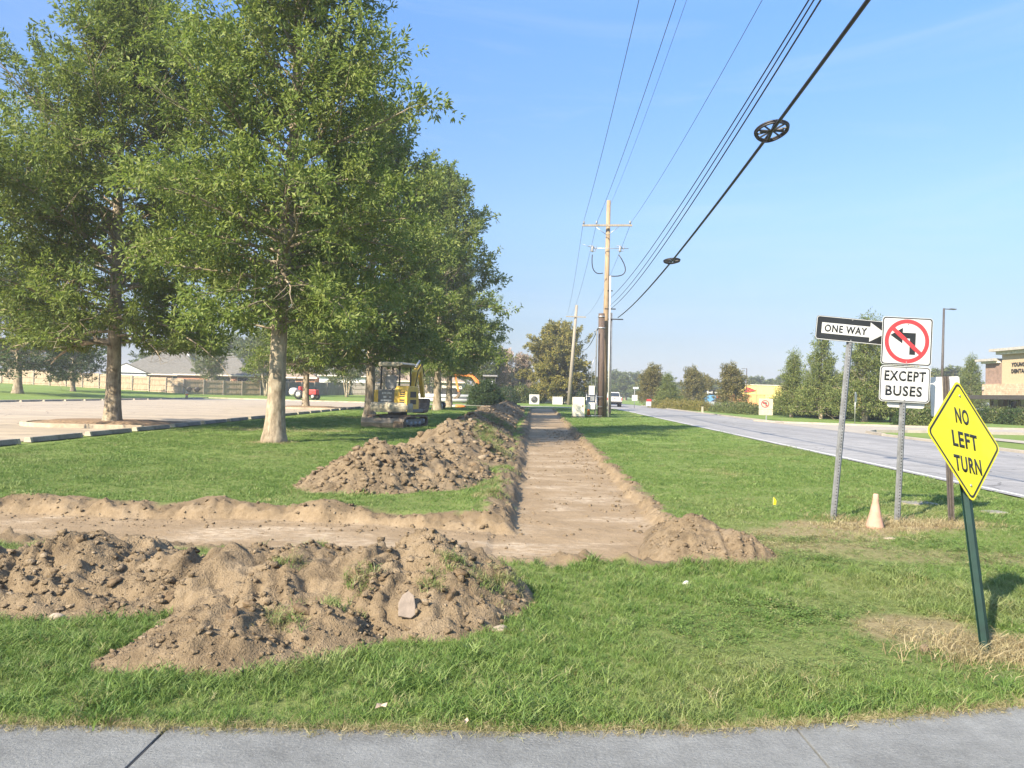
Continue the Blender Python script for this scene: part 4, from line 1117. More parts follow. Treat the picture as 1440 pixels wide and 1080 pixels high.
island(-17.6, -12.6, 54.9, 58.8, 'kerbed mulch island round the farther lot oak')

# ================================================================== FENCES
def wood_fence(pts, h, label, mat, cat='fence'):
    t = thing('wooden_fence', label, cat)
    for (xa, ya), (xb, yb) in zip(pts[:-1], pts[1:]):
        L = math.hypot(xb-xa, yb-ya); n = max(1, round(L/2.44))
        ang = math.atan2(yb-ya, xb-xa)
        for i in range(n):
            cx, cy = xa+(xb-xa)*(i+.5)/n, ya+(yb-ya)*(i+.5)/n
            zb = float(rise(np.array([cx]), np.array([cy]))[0])
            pm = MB(); w = L/n; rr = random.Random(i*31+int(xa))
            nb = 16
            for k in range(nb):
                bw = w/nb; pm.box((-w/2+bw*(k+.5), rr.uniform(-.008, .008), h/2+rr.uniform(-.02, .02)), (bw*.93, .02, h))
            for hz in (.3, h*.5, h-.3): pm.box((0, -.045, hz), (w, .04, .09))
            pm.build('fence_panel', mat, t, loc=(cx, cy, zb), rot=(0, 0, ang))
            pm = MB(); pm.box((0, 0, h/2), (.10, .10, h+.10))
            pm.build('post', M_FENCE_GREY, t, loc=(xa+(xb-xa)*i/n+math.sin(ang)*.08, ya+(yb-ya)*i/n-math.cos(ang)*.08, zb), rot=(0, 0, ang))
wood_fence([(-92, 110), (-71, 107), (-44, 103), (-36, 110)], 2.0, 'tan wooden board fence at the left behind the parking lot', M_FENCE)
wood_fence([(-36, 110), (-26, 124), (-14, 128), (-7, 129)], 2.0, 'shade-greyed wooden board fence running from the tan fence to behind the excavators', M_FENCE_GREY)
wood_fence([(-7, 133), (2, 134), (13.5, 133)], 2.1, 'brownish wooden fence behind the white utility boxes', M_FENCE_GREY)
t = thing('chain_link_fence', 'silvery chain link fence beyond the end of the trench', 'fence')
fx = np.linspace(-4, 9.5, 7)
mb = MB()
for z_ in (.1, 1.75): mb.tube([(fx[0], 124.5, z_), (fx[-1], 124.5, z_)], .03, 5)
mb.build('rail', M_STEEL, t)
for x in fx:
    mb = MB(); mb.tube([(0, 0, 0), (0, 0, 1.85)], .045, 6); mb.build('post', M_STEEL, t, loc=(x, 124.5, 0))
mb = MB()
for q in np.arange(-5.6, 9.4, .32):
    for s in (1, -1):
        a, b = (q, .12), (q+1.6, 1.73)
        if s < 0: a, b = (q, 1.73), (q+1.6, .12)
        mb.tube([(max(-4, min(9.5, a[0])), 124.5, a[1]), (max(-4, min(9.5, b[0])), 124.5, b[1])], .008, 3, cap=False)
mb.build('wire_mesh', M_STEEL, t)

# ================================================================== UTILITY POLES AND WIRES
A0, A1 = G(848.8, 586.5), P(856, 282, 52.3)
t = thing('utility_pole', 'tall wooden utility pole with one crossarm beside the trench', 'utility pole')
mb = MB(); mb.tube([tuple(A0-Vector((0, 0, .3))), tuple(A0.lerp(A1, .5)), tuple(A1)], [.215, .185, .14], 14); mb.build('pole', M_WOOD, t)
def PQ(px, py, dy=0): return P(px, py, 52.25+dy)
ca, cb = PQ(819, 317, -.25), PQ(889, 317, -.25)
mb = MB(); d_ = cb-ca; mb.box((ca+cb)/2, (d_.length, .10, .13), rot=(0, -math.atan2(d_.z, d_.x), 0)); mb.build('crossarm', M_WOOD_GREY, t, bevel=.01)
mb = MB()
for px in (838, 870): mb.tube([PQ(px, 319, -.27), PQ(854, 331, -.22)], .022, 5)
mb.build('brace', M_STEEL, t)
def insulator(p, par, s=1):
    mb = MB(); mb.lathe([(.02, 0), (.02, .08), (.075, .09), (.085, .13), (.05, .15), (.07, .17), (.06, .23), (.03, .27)], 10, c=tuple(p)); return mb.build('insulator', M_GREYM, par)
for px in (821, 839, 886): insulator(PQ(px, 316, -.25), t)
mb = MB(); mb.tube([PQ(831, 349, -.1), PQ(884, 349.5, -.1)], .025, 5); mb.tube([PQ(819, 343, -.1), PQ(831, 348, -.1)], .014, 4); mb.build('equipment_arm', M_STEEL, t)
for px in (833, 872):
    mb = MB(); c = PQ(px, 350, -.15)
    mb.lathe([(.05, -.22), (.09, -.18), (.07, -.12), (.1, -.06), (.07, 0), (.1, .06), (.06, .14), (.04, .2)], 9, c=tuple(c))
    mb.tube([c+Vector((-.25, 0, .18)), c+Vector((.02, 0, .22)), c+Vector((.22, 0, -.02))], .025, 5)
    mb.tube([c+Vector((-.18, 0, -.12)), c+Vector((.2, 0, -.16)), c+Vector((.28, 0, .22))], .022, 5)
    mb.build('fuse_cutout', M_GREYM, t)
def arc_pts(a, b, sag, n=10, side=Vector((0, 0, 0))):
    return [a.lerp(b, i/n) + Vector((0, 0, -sag*4*(i/n)*(1-i/n))) + side*(4*(i/n)*(1-i/n)) for i in range(n+1)]
for a, b, sd in (((833, 358), (848, 384), -.25), ((870, 358), (857, 388), .75)):
    mb = MB(); mb.tube(arc_pts(PQ(*a, -.2), PQ(*b, -.2), .45, 10, Vector((sd, 0, 0))), .035, 6); mb.build('jumper_cable', M_CABLE, t)
mb = MB(); mb.tube([PQ(858.3, 388, -.22), PQ(855.5, 586, -.3)], .055, 8); mb.build('riser_conduit', M_WHITEP, t)
mb = MB(); mb.tube([PQ(860, 440, -.1), PQ(857.5, 586, -.2)], .07, 8); mb.build('grey_conduit', M_GREYM, t)
for px, py, w in ((858, 434.5, .75), (866, 449, 1.0), (858, 409, .35)):
    mb = MB(); mb.box(PQ(px, py, -.2), (w, .10, .07)); mb.build('bracket', M_DARKM, t)
mb = MB(); mb.box(PQ(857.5, 575, -.4), (.16, .14, .5)); mb.build('marker_box', M_DARKM, t)
t = thing('pole_stub', 'thick dark cut-off pole standing against the tall utility pole', 'utility pole')
mb = MB(); b0 = G(848, 588); b0.y = 51.75; b1 = P(846, 441, 51.9)
mb.tube([tuple(b0-Vector((0, 0, .3))), tuple(b1)], [.245, .215], 14); mb.build('pole', M_WOOD_DARK, t)
mb = MB()
for f in (.86, .97): q = Vector(b0).lerp(b1, f); mb.tube([q-Vector((0, 0, .04)), q+Vector((0, 0, .04))], .255, 14)
mb.build('strap', M_STEEL, t)
# far pole
t = thing('utility_pole', 'farther pale wooden pole leaning beside the golden round tree', 'utility pole')
f0, f1 = G(800.5, 569.5), P(811, 429, 112)
f0.y = 112
mb = MB(); mb.tube([tuple(f0-Vector((0, 0, .3))), tuple(f1)], [.30, .19], 12); mb.build('pole', M_WOOD_GREY, t)
fa, fb = P(796, 445, 111.7), P(824, 446, 111.7)
mb = MB(); d_ = fb-fa; mb.box((fa+fb)/2, (d_.length, .12, .15), rot=(0, -math.atan2(d_.z, d_.x), 0)); mb.build('crossarm', M_WOOD_GREY, t)

def wire(name, label, a, b, sag, r, mat, group, n=40, sides=5):
    mb = MB(); pts = []
    for i in range(n+1):
        q = i/n; p = Vector(a).lerp(Vector(b), q); p.z -= 4*sag*q*(1-q); pts.append(p)
    mb.tube(pts, r, sides); o = mb.build(name, mat); props(o, label, 'overhead wire', group); return pts
gw = 'overhead wires from the tall pole'
wspec = [('leftmost thin overhead wire, from the left end of the crossarm', (820, 313.5), 2.18, .9, .011, M_WIRE), ('second thin overhead wire from the left', (839, 313.5), 3.25, .9, .011, M_WIRE),
         ('faint third overhead wire from the left, off the pole top', (857, 291), 3.75, .9, .007, M_WIRE), ('lone thin wire from the right end of the crossarm', (887, 313.5), 5.62, .9, .010, M_WIRE),
         ('uppermost of the three close parallel cables', (856, 421), 3.42, .9, .013, M_CABLE), ('middle one of the three close parallel cables', (857, 430), 3.16, .9, .012, M_CABLE), ('lowest of the three close parallel cables', (859, 434), 3.10, .9, .014, M_CABLE)]
for lb, px, xe, sg, r, m in wspec:
    a = P(px[0], px[1], 52.0); wire('overhead_wire', lb, a, (xe, -3, a.z), sg, r, m, gw)
a = P(869, 446.5, 52.0); thick = wire('overhead_cable', 'thick black cable sagging lowest, carrying two looped storage frames', a, (3.36, -3, a.z+.05), .72, .030, M_CABLE, gw, 60, 8)
gw = 'wires running on to the farther pole'
for lb, p0, p1, sg, r, m in (('wire from the left crossarm end on to the farther pole', (820, 314), (797, 443), 1.0, .012, M_WIRE), ('wire from mid crossarm on to the farther pole', (839, 314), (803, 443), 1.0, .012, M_WIRE),
                             ('wire from the right crossarm end on to the farther pole', (887, 314), (823, 444), 1.2, .012, M_WIRE), ('slack cable from the stub pole to the golden tree', (841, 462), (818, 490), .7, .03, M_CABLE), ('grey service wire above the slack cable', (846, 452), (816, 484), .6, .014, M_WIRE)):
    wire('overhead_wire', lb, P(*p0, 52.0), P(*p1, 111.6), sg, r, m, gw, 24, 4)
# cable storage frames ("snowshoes")
def at_px(pts, py):
    for a, b in zip(pts[:-1], pts[1:]):
        ya, yb = proj(a)[1], proj(b)[1]
        if ya >= py >= yb: return a.lerp(b, (ya-py)/(ya-yb)), (b-a).normalized()
def snowshoe(py, label, tilt, R_):
    c, d = at_px(thick, py)
    t = thing('cable_storage_frame', label, 'cable frame', tuple(c), (0, 0, 0), 'looped frames on the thick cable')
    X = d; Zt = Vector((0, 0, 1)); Yv = Zt.cross(X).normalized(); Zv = X.cross(Yv)
    m = Matrix((X, Yv, Zv)).transposed() @ Matrix.Rotation(tilt[0], 3, 'X') @ Matrix.Rotation(tilt[1], 3, 'Y')
    t.rotation_euler = m.to_euler()
    def loop(r): # teardrop: pointed where the cable leaves it on the pole side
        return [(r*math.cos(a)*(1.0 if math.cos(a) > 0 else 1.18), r*math.sin(a)*(1 if math.cos(a) > 0 else (1-.22*math.cos(a)**2))) for a in np.linspace(0, 2*math.pi, 41)]
    mb = MB()
    for rr, zz in ((1.0, .02), (.96, -.012), (.91, .015)): mb.tube([(x*rr, y*rr, zz) for x, y in loop(R_)], .021, 6, cap=False)
    mb.build('cable_loop', M_CABLE, t)
    mb = MB()
    mb.box((-.02, 0, 0), (R_*2.0, .045, .03)); 
    for sx in (1, -1):
        for sy in (1, -1):
            mb.box((sx*R_*.36, sy*R_*.36, 0), (R_*.95, .022, .025), rot=(0, 0, sx*sy*.72))
            mb.box((sx*R_*.10, sy*R_*.45, 0), (.022, R_*.85, .025), rot=(0, 0, -sx*sy*.28))
    for sy in (1, -1): mb.box((0, sy*R_*.55, 0), (.030, R_*.35, .02))
    mb.build('spoke_frame', M_DARKM, t)
snowshoe(184, 'black round cable storage frame, the nearer one high on the right', (.10, -.22), .285)
snowshoe(367, 'small black cable storage frame, the farther one near the pole', (.05, -.10), .27)

# ---- cabinet, meter rack and boxes near the pole
t = thing('utility_cabinet', 'tall pale utility cabinet standing left of the pole on the grass', 'utility cabinet', (4.43, 51.0, 0))
mb = MB(); mb.bx(-.40, .40, -.25, .25, .10, 1.34); mb.build('body', M_BEIGE, t, bevel=.015)
mb = MB(); mb.bx(-.43, .43, -.28, .28, 0, .10); mb.build('plinth', M_KERB, t)
mb = MB(); mb.bx(-.36, .36, -.262, -.252, .2, 1.28); mb.build('door', M_BEIGE, t, bevel=.004)
mb = MB(); mb.bx(.24, .30, -.29, -.264, .7, .85); mb.build('handle', M_DARKM, t)
t = thing('meter_rack', 'slim metal rack with a white meter box between cabinet and pole', 'meter rack', (5.62, 51.4, 0))
mb = MB()
for x in (-.62, .02): mb.tube([(x, 0, 0), (x, 0, 1.55)], .03, 6)
for z_ in (.12, .75, 1.4): mb.tube([(-.66, 0, z_), (.45, 0, z_)], .022, 5)
mb.build('frame', M_STEEL, t)
mb = MB(); mb.tube([(-.02, .06, 0), (-.02, .06, 5.6), (-.05, .0, 5.9), (-.2, -.02, 5.75)], .04, 7); mb.build('mast', M_GREYM, t)
mb = MB(); mb.tube([(-.3, .0, 2.2), (-.3, 0, 3.6), (-.05, .03, 4.1)], .025, 6); mb.build('conduit', M_STEEL, t)
mb = MB(); mb.bx(-.48, -.10, -.14, .06, 1.5, 2.12); mb.build('meter_box', M_WHITEP, t, bevel=.01)
mb = MB(); mb.bx(-.36, -.1, -.12, .04, 1.1, 1.42); mb.build('switch_box', M_GREYM, t, bevel=.01)
mb = MB(); mb.bx(-.55, -.05, -.1, .02, .55, 1.0); mb.build('lower_box', M_WHITEP, t, bevel=.01)
t = thing('traffic_cone', 'small orange cone by the meter rack at the pole', 'cone', (5.25, 52.3, 0))
mb = MB(); mb.bx(-.2, .2, -.2, .2, 0, .04); mb.build('base', M_DARKM, t)
mb = MB(); mb.lathe([(.15, .04), (.035, .72), (.03, .74)], 12); mb.build('cone', M_EXO, t)
t = thing('fan_unit', 'white square cabinet with a round dark fan beyond the trench', 'fan unit', (3.1, 105.5, 0))
mb = MB(); mb.bx(-.68, .68, -.4, .4, .05, 1.4); mb.build('body', M_WHITEP, t, bevel=.03)
mb = MB(); mb.lathe([(.02, -.02), (.44, -.02), (.46, .0)], 24, c=(0, -.41, .72), axis='y'); mb.build('fan_opening', M_DARKM, t)
mb = MB()
for r_a in (.12, .24, .36, .45): mb.tube([(r_a*math.cos(a), -.45, .72+r_a*math.sin(a)) for a in np.linspace(0, 6.283, 25)], .012, 4, cap=False)
for a in np.linspace(0, 3.14, 5)[:-1]: mb.tube([(.45*math.cos(a), -.45, .72+.45*math.sin(a)), (-.45*math.cos(a), -.45, .72-.45*math.sin(a))], .012, 4)
mb.build('grille', M_GREYM, t)
t = thing('utility_box', 'plain low white utility box right of the fan unit', 'utility box', (6.45, 108, 0))
mb = MB(); mb.bx(-.7, .7, -.4, .4, .06, 1.1); mb.build('body', M_WHITEP, t, bevel=.03)
mb = MB(); mb.bx(-.74, .74, -.44, .44, 1.103, 1.16); mb.build('lid', M_WHITEP, t, bevel=.02)

# ================================================================== ROAD SIGNS
def channel_post(parent, L, mat, w=.078, holes=True, z0=-.35):
    k = w/.078
    prof = [(-.039, .0), (-.022, .0), (-.0155, -.030), (.0155, -.030), (.022, .0), (.039, .0), (.039, .004), (.020, .004), (.0135, -.026), (-.0135, -.026), (-.020, .004), (-.039, .004)]
    mb = MB(); mb.prism([(x*k, y*k) for x, y in prof], z0, L, 'z'); mb.build('post', mat, parent)
    if holes:
        mb = MB(); z = .08
        while z < L-.04:
            mb.lathe([(.0001, 0), (.0075*k, 0), (.0075*k, .0008)], 8, c=(0, -.0306*k-.0008, z), axis='y'); z += .0254*1.5
        mb.build('bolt_hole', M_HOLE, parent, kind='stuff')
def plate(parent, outer, mat, back=True, name='sign_plate', y=-.034, th=.003):
    mb = MB(); mb.prism(outer, y-th, y, 'y'); return mb.build(name, mat, parent)
def flat(parent, name, poly, mat, y, th=.0008):
    mb = MB(); mb.prism(poly, y-th, y, 'y'); return mb.build(name, mat, parent)
def ringp(parent, name, po, pi_, mat, y, th=.0008):
    mb = MB(); mb.ring(po, pi_, y-th, y); return mb.build(name, mat, parent)
def bolt(parent, x, z, y, r=.008):
    mb = MB(); mb.lathe([(r, 0), (r, -.004), (r*.6, -.007)], 8, c=(x, y, z), axis='y'); mb.build('bolt', M_GREYM, parent)
def words(parent, s, x, z, y, cap, width, mat=None, bold=.014):
    link('lettering', text_mesh('lettering', s, cap, mat or M_BLACK, width, bold+.018), parent, (x, y, z))
YF = -.0372
# ONE WAY
t = thing('one_way_sign', 'black ONE WAY sign with a white arrow on a leaning silver post', 'road sign', tuple(G(1171.5, 730.5)), (rad(-1), rad(4.6), rad(-3)))
channel_post(t, 2.53, M_STEELP)
zc, xc = 2.40, .01
plate(t, rrect(.914, .305, .035, cx=xc, cz=zc), M_BLACK)
ringp(t, 'white_border', rrect(.906, .297, .033, cx=xc, cz=zc), rrect(.892, .283, .027, cx=xc, cz=zc), M_WHITE, YF)
ar = [(-.385, -.068), (.215, -.068), (.215, -.122), (.41, 0), (.215, .122), (.215, .068), (-.385, .068)]
flat(t, 'white_arrow', [(xc+x, zc+z_) for x, z_ in ar], M_WHITE, YF)
words(t, 'ONE WAY', xc-.085, zc, YF-.001, .094, .53)
for dz in (.13, -.13): bolt(t, .0, zc+dz, YF)
# no left turn / except buses
t = thing('no_left_turn_sign', 'white square sign with red crossed left-turn arrow over an EXCEPT BUSES plaque', 'road sign', tuple(G(1261.5, 735.5)), (0, rad(1.8), rad(-2)))
channel_post(t, 2.55, M_STEELP)
zc, xc = 2.255, -.005
plate(t, rrect(.616, .594, .04, cx=xc, cz=zc), M_WHITE)
ringp(t, 'black_border', rrect(.604, .582, .036, cx=xc, cz=zc), rrect(.578, .556, .028, cx=xc, cz=zc), M_BLACK, YF)
# arrow: stem up, turning left
s_ = .616/.61
arrow = [(.035, -.165), (.105, -.165), (.105, .105), (-.055, .105), (-.055, .165), (-.205, .07), (-.055, -.03), (-.055, .035), (.035, .035)]
ar = MB(); ar.prism([(xc+x, zc+z_) for x, z_ in arrow], YF-.0008, YF, 'y'); ar.build('turn_arrow', M_BLACK, t)
ringp(t, 'red_circle', circ(.272, 48, xc, zc), circ(.222, 48, xc, zc), M_RED, YF-.001)
ca_ = rad(-41); bar = [(-.24, -.024), (.24, -.024), (.24, .024), (-.24, .024)]
flat(t, 'red_slash', [(xc+x*math.cos(ca_)-z_*math.sin(ca_), zc+x*math.sin(ca_)+z_*math.cos(ca_)) for x, z_ in bar], M_RED, YF-.0012)
for dz in (.215, -.26): bolt(t, .0, zc+dz, YF-.001)
zc = 1.722
o = plate(t, rrect(.616, .445, .045, cx=xc, cz=zc), M_WHITE, name='plaque')
ringp(t, 'black_border', rrect(.600, .429, .04, cx=xc, cz=zc), rrect(.580, .409, .034, cx=xc, cz=zc), M_BLACK, YF)
words(t, 'EXCEPT', xc, zc+.10, YF, .128, .505, bold=.01)
words(t, 'BUSES', xc-.01, zc-.085, YF, .128, .445, bold=.01)
for dz in (.195, -.195): bolt(t, .0, zc+dz, YF)
plate(t, rrect(.457, .42, .035, cx=.04, cz=1.64), M_ALU, name='rear_plate', y=.012)
# sign seen from behind
t = thing('sign_back', 'bare grey back of a small sign on a dark weathered post behind the yellow diamond', 'road sign', tuple(G(1338, 735.5)), (0, rad(3.0), rad(170)))
channel_post(t, 1.84, M_STEEL_BROWN, holes=True)
mb = MB(); mb.prism(rrect(.345, .50, .025, cx=0, cz=1.585), -.037, -.034, 'y'); mb.build('sign_plate', M_ALU, t)
# yellow diamond
b = G(1385, 920)
psi, ga, al = -.49926, .15634, -.23276
u0 = Vector((math.cos(psi), -math.sin(psi), 0)); zz = Vector((0, 0, 1)); n_ = u0.cross(zz)
u_ = u0*math.cos(ga) - zz*math.sin(ga); v_ = zz*math.cos(ga) + u0*math.sin(ga)
v2 = v_*math.cos(al) + n_*math.sin(al); n2 = n_*math.cos(al) - v_*math.sin(al)
t = thing('yellow_diamond_sign', 'bright yellow diamond sign reading NO LEFT TURN on a leaning dark green post', 'road sign', tuple(b))
t.rotation_euler = Matrix((u_, -n2, v2)).transposed().to_euler()
channel_post(t, 1.62, M_GREENPOST, w=.080, holes=False)
zc = 1.307; hd = .395
def diamond(h, r):
    # rounded square of half-diagonal h turned 45 degrees
    sd = h*math.sqrt(2); pts = rrect(sd, sd, r, 6); c_ = math.cos(math.pi/4)
    return [((x-z_)*c_, zc+(x+z_)*c_) for x, z_ in pts]
YD = -.043
plate(t, diamond(hd+.012, .045), M_YELLOW, y=-.040)
ringp(t, 'black_border', diamond(hd-.006, .036), diamond(hd-.026, .026), M_BLACK, YD)
words(t, 'NO', 0, zc+.155, YD, .105, .150, bold=.01)
words(t, 'LEFT', 0, zc-.005, YD, .105, .275, bold=.01)
words(t, 'TURN', 0, zc-.165, YD, .105, .295, bold=.01)
for dz in (.295, -.295): bolt(t, 0, zc+dz, YD, .009)
# faded cone, marker flag, lids
c = G(1230, 742)
t = thing('traffic_cone', 'sun-faded pale orange traffic cone leaning by the sign posts', 'cone', tuple(c), (rad(3), rad(-2), .4))
mb = MB(); mb.lathe([(.108, 0), (.098, .03), (.066, .16), (.058, .20), (.034, .33), (.030, .395), (.024, .405)], 18); mb.build('cone', M_CONE, t)
mb = MB(); mb.prism(rrect(.24, .24, .05), -.05, -.012, 'z'); mb.build('base', M_CONE, t)
c = G(1087, 713)
t = thing('marker_flag', 'small yellow marker flag stuck in the lawn', 'flag', tuple(c), (0, 0, .3))
mb = MB(); mb.tube([(0, 0, -.05), (.005, 0, .13)], .0022, 5); mb.build('stake', M_STEEL, t)
mb = MB(); mb.add([(0, -.002, .10), (.028, .006, .045), (.05, .0, .05), (.046, -.008, .085), (.004, 0, .135)], [(0, 1, 2, 3, 4)]); mb.prism([(0, .03), (.05, .035), (.045, .10), (.012, .135), (0, .13)], -.001, .001, 'y'); mb.build('flag', M_FLAG, t)
for (px, py), w, d, lb in (((1290, 709), .25, .18, 'flat grey utility lid set in the grass behind the cone'), ((1398, 722), .15, .12, 'smaller grey utility lid in the grass near the road edge')):
    c = G(px, py)
    t = thing('utility_lid', lb, 'utility lid', (c.x, c.y, .012), (0, 0, .1))  # flat utility lid in a concrete collar, level with the lawn
    mb = MB(); mb.prism(rrect(w*2, d*2, .05), -.1, .01, 'z'); mb.build('collar', M_KERB, t)
    mb = MB(); mb.prism(rrect(w*1.8, d*1.75, .04), .002, .018, 'z'); mb.build('lid', M_STOP, t, bevel=.004)

# stones and litter lying on the soil and grass
def stone(x, y, sx, sy, sz, rot, label, mat=M_STONEF, seed=1, tilt=(0, 0), name='stone', up=.3):
    z = float(top_height(np.array([x]), np.array([y]))[0][0])
    r = random.Random(seed); mb = MB(); mb.ball((0, 0, 0), 1, 9, 6, (sx, sy, sz), .13, r)
    o = mb.build(name, mat, None, loc=(x, y, z+sz*up), rot=(tilt[0], tilt[1], rot)); props(o, label, name.replace('_', ' '), 'loose stones on the soil')
z_ = float(top_height(np.array([-.62]), np.array([4.80]))[0][0])
mb = MB(); mb.prism([(-.050, -.075), (.03, -.085), (.056, -.06), (.05, .0), (.036, .06), (.0, .09), (-.035, .062), (-.056, .01)], -.012, .012, 'z')
props(mb.build('flat_stone', mat_simple('grey_slab', (.20, .165, .135), .9, var=.2, scale=20, bump=.3), None, bevel=.006, loc=(-.62, 4.80, z_+.045), rot=(.95, .06, .1)), 'upright flat grey stone low on the front of the long heap', 'stone', 'loose stones on the soil')
c = G(703, 888); stone(c.x, c.y, .055, .04, .025, .6, 'pale stone in the grass at the right foot of the long heap', seed=5)
c = G(735, 890); stone(c.x, c.y, .035, .02, .016, 1.6, 'small pale pebble in the grass right of the long heap', seed=6)
c = G(80, 872); stone(c.x, c.y, .05, .035, .03, .3, 'pale lump at the left foot of the long heap', seed=7)
c = G(965, 823); stone(c.x, c.y, .03, .02, .03, .3, 'tiny white scrap in the grass right of the trench end', seed=8, mat=M_WHITEP)
c = G(1252, 758); stone(c.x, c.y, .09, .05, .014, .2, 'flat pale stone on the bare patch before the cone', seed=9)
c = G(1300, 915); stone(c.x, c.y, .05, .03, .035, .9, 'broken brown clod beside the yellow sign post', seed=10, mat=M_CLOD)
def leaf_thing(px, py, label, s=.035):
    c = G(px, py); mb = MB()
    mb.add([(-s, 0, 0), (-s*.3, s*.55, .012), (s*.5, s*.4, .004), (s*1.1, 0, .014), (s*.4, -s*.5, .006), (-s*.4, -s*.45, .016), (0, 0, .0)], [(0, 6, 1), (1, 6, 2), (2, 6, 3), (3, 6, 4), (4, 6, 5), (5, 6, 0)])
    o = mb.build('fallen_leaf', mat_simple('dead_leaf', (.48, .37, .26), .8), None, loc=(c.x, c.y, .045), rot=(.25, .1, px)); props(o, label, 'leaf', 'fallen leaves by the pavement')
leaf_thing(535, 1008, 'curled pale dead leaf at the grass edge left of centre')
leaf_thing(655, 1030, 'small pale dead leaf on the pavement edge', .022)

# ================================================================== EXCAVATORS
def track_mesh(L, h, w):
    mb = MB(); r = h/2
    pts = [(L/2-r+r*math.cos(a), r+r*math.sin(a)) for a in np.linspace(-math.pi/2, math.pi/2, 9)] + [(-L/2+r+r*math.cos(a), r+r*math.sin(a)) for a in np.linspace(math.pi/2, 3*math.pi/2, 9)]
    n = len(pts); inn = [(x*.93 if abs(x) < L else x, r+(z-r)*.8) for x, z in pts]
    mb2 = MB()
    vs = [(-w/2, x, z) for x, z in pts]+[(w/2, x, z) for x, z in pts]+[(-w/2, x, z) for x, z in inn]+[(w/2, x, z) for x, z in inn]
    fs = []
    for i in range(n):
        j = (i+1) % n
        fs += [(i, j, n+j, n+i), (2*n+i, 3*n+i, 3*n+j, 2*n+j), (i, 2*n+i, 2*n+j, j), (n+i, n+j, 3*n+j, 3*n+i)]
    mb.add(vs, fs)
    k = int(L*2/.16)
    for i in range(int(L/.15)):
        x = -L/2+r*.6+i*(L-r*1.2)/int(L/.15)
        for z in (-.012, h+.012): mb.box((0, x, z), (w, .05, .03))
    return mb
def excavator(name, label, loc, rz, col, col2, big=1.0, pose=None, swing=0.0):
    t = thing(name, label, 'excavator', loc, (0, 0, rz)); t.scale = (big,)*3
    for s in (-1, 1):
        tr = track_mesh(2.45, .50, .34).build('track', M_MUD, t, loc=(s*.76, 0, 0))
        mb = MB(); mb.bx(-.10, .10, -.95, .95, .14, .38); mb.build('track_frame', M_EXG, tr)
        for k in range(5):
            mb = MB(); mb.lathe([(.11, -.12), (.11, .12)], 12, c=(0, -.9+k*.45, .16 if 0 < k < 4 else .25), axis='x'); mb.build('roller', M_GREYM, tr)
    mb = MB(); mb.bx(-.62, .62, -.55, .55, .30, .52); mb.lathe([(.42, .52), (.42, .66)], 18); mb.build('undercarriage', M_EXG, t)
    # dozer blade toward -y
    mb = MB(); prof = [(-1.42, .02), (-1.36, .02), (-1.40, .15), (-1.36, .40), (-1.42, .42), (-1.50, .22)]
    mb.prism([(p[0], p[1]) for p in prof], -.98, .98, 'x'); bl = mb.build('blade', M_BLADEM, t, bevel=.008)
    mb = MB()
    for s in (-.42, .42): mb.box((s, -1.05, .30), (.12, .75, .12), rot=(-.12, 0, 0))
    mb.tube([(0, -.6, .42), (0, -1.36, .28)], .05, 8); mb.build('blade_arm', M_EXG, bl)
    mb = MB(); mb.bx(.55, .98, -1.515, -1.36, .03, .30); mb.build('shaded_corner', M_MUD, bl)  # brown box: shade on the blade's right end put in as colour
    # house, turned so its tail is over the blade
    up = bpy.data.objects.new('upper_body', None)
    mb = MB(); mb.prism([(-.86, -.75), (-.62, -.98), (.62, -.98), (.86, -.75), (.88, .75), (-.86, .75)], .66, .80, 'z'); ub = mb.build('deck', M_EXG, t, rot=(0, 0, swing))
    mb = MB(); pr = [(-.90, -.30)] + [(-.90+.18*(1-math.cos(a)), -.72-.30*math.sin(a)) for a in np.linspace(.3, 1.57, 6)] + [(.62+.28*math.sin(a), -.74-.28*math.cos(a)) for a in np.linspace(0, 1.4, 6)] + [(.92, -.30)]
    mb.prism(pr, .66, 1.08, 'z'); mb.build('counterweight', col2, ub, bevel=.15)
    mb = MB(); mb.bx(-.56, .22, -.80, -.35, 1.06, 1.62); mb.build('rear_panel', M_EXG, ub, bevel=.03)
    mb = MB()
    for k, (x0, x1) in enumerate(((-.36, -.30), (-.27, -.17), (-.14, -.10), (-.08, .0), (.03, .08))): mb.bx(x0, x1, -.806, -.799, 1.42+.02*(k % 2), 1.50)
    mb.bx(-.42, .08, -.806, -.799, 1.12, 1.19); mb.bx(-.30, -.16, -.806, -.799, 1.26, 1.34); mb.bx(-.02, .07, -.806, -.799, 1.26, 1.33)
    mb.build('worn_lettering', M_WHITEP, ub)
    mb = MB(); mb.bx(-.78, -.56, -.76, -.2, 1.06, 1.60); mb.build('side_cover', col, ub, bevel=.04)
    mb = MB(); mb.prism([(-.90, .70), (-.90, 1.50), (-.72, 1.78), (.15, 1.78), (.30, 1.62), (.34, .70)], .24, .86, 'x'); ec = mb.build('engine_cover', col, ub, bevel=.05)
    for (y0, y1, z0, z1) in ((-.905, -.90, 1.32, 1.60), (-.905, -.90, .98, 1.24)):
        mb = MB(); mb.bx(.50, .74, y0, y1, z0, z1); mb.build('grille', M_DARKM, ec)
        for k in range(3):
            mb = MB(); mb.bx(.50, .74, y0-.012, y0-.001, z0+.05+k*.09, z0+.075+k*.09); mb.build('slat', col, ec)
    for z0, z1 in ((1.3, 1.55), (1.0, 1.2)):
        mb = MB(); mb.bx(.861, .87, -.6, 0, z0, z1); mb.build('grille', M_DARKM, ec)
    mb = MB(); mb.bx(-.40, .0, -.35, .12, 1.06, 1.5); mb.build('seat_base', M_EXG, ub, bevel=.03)
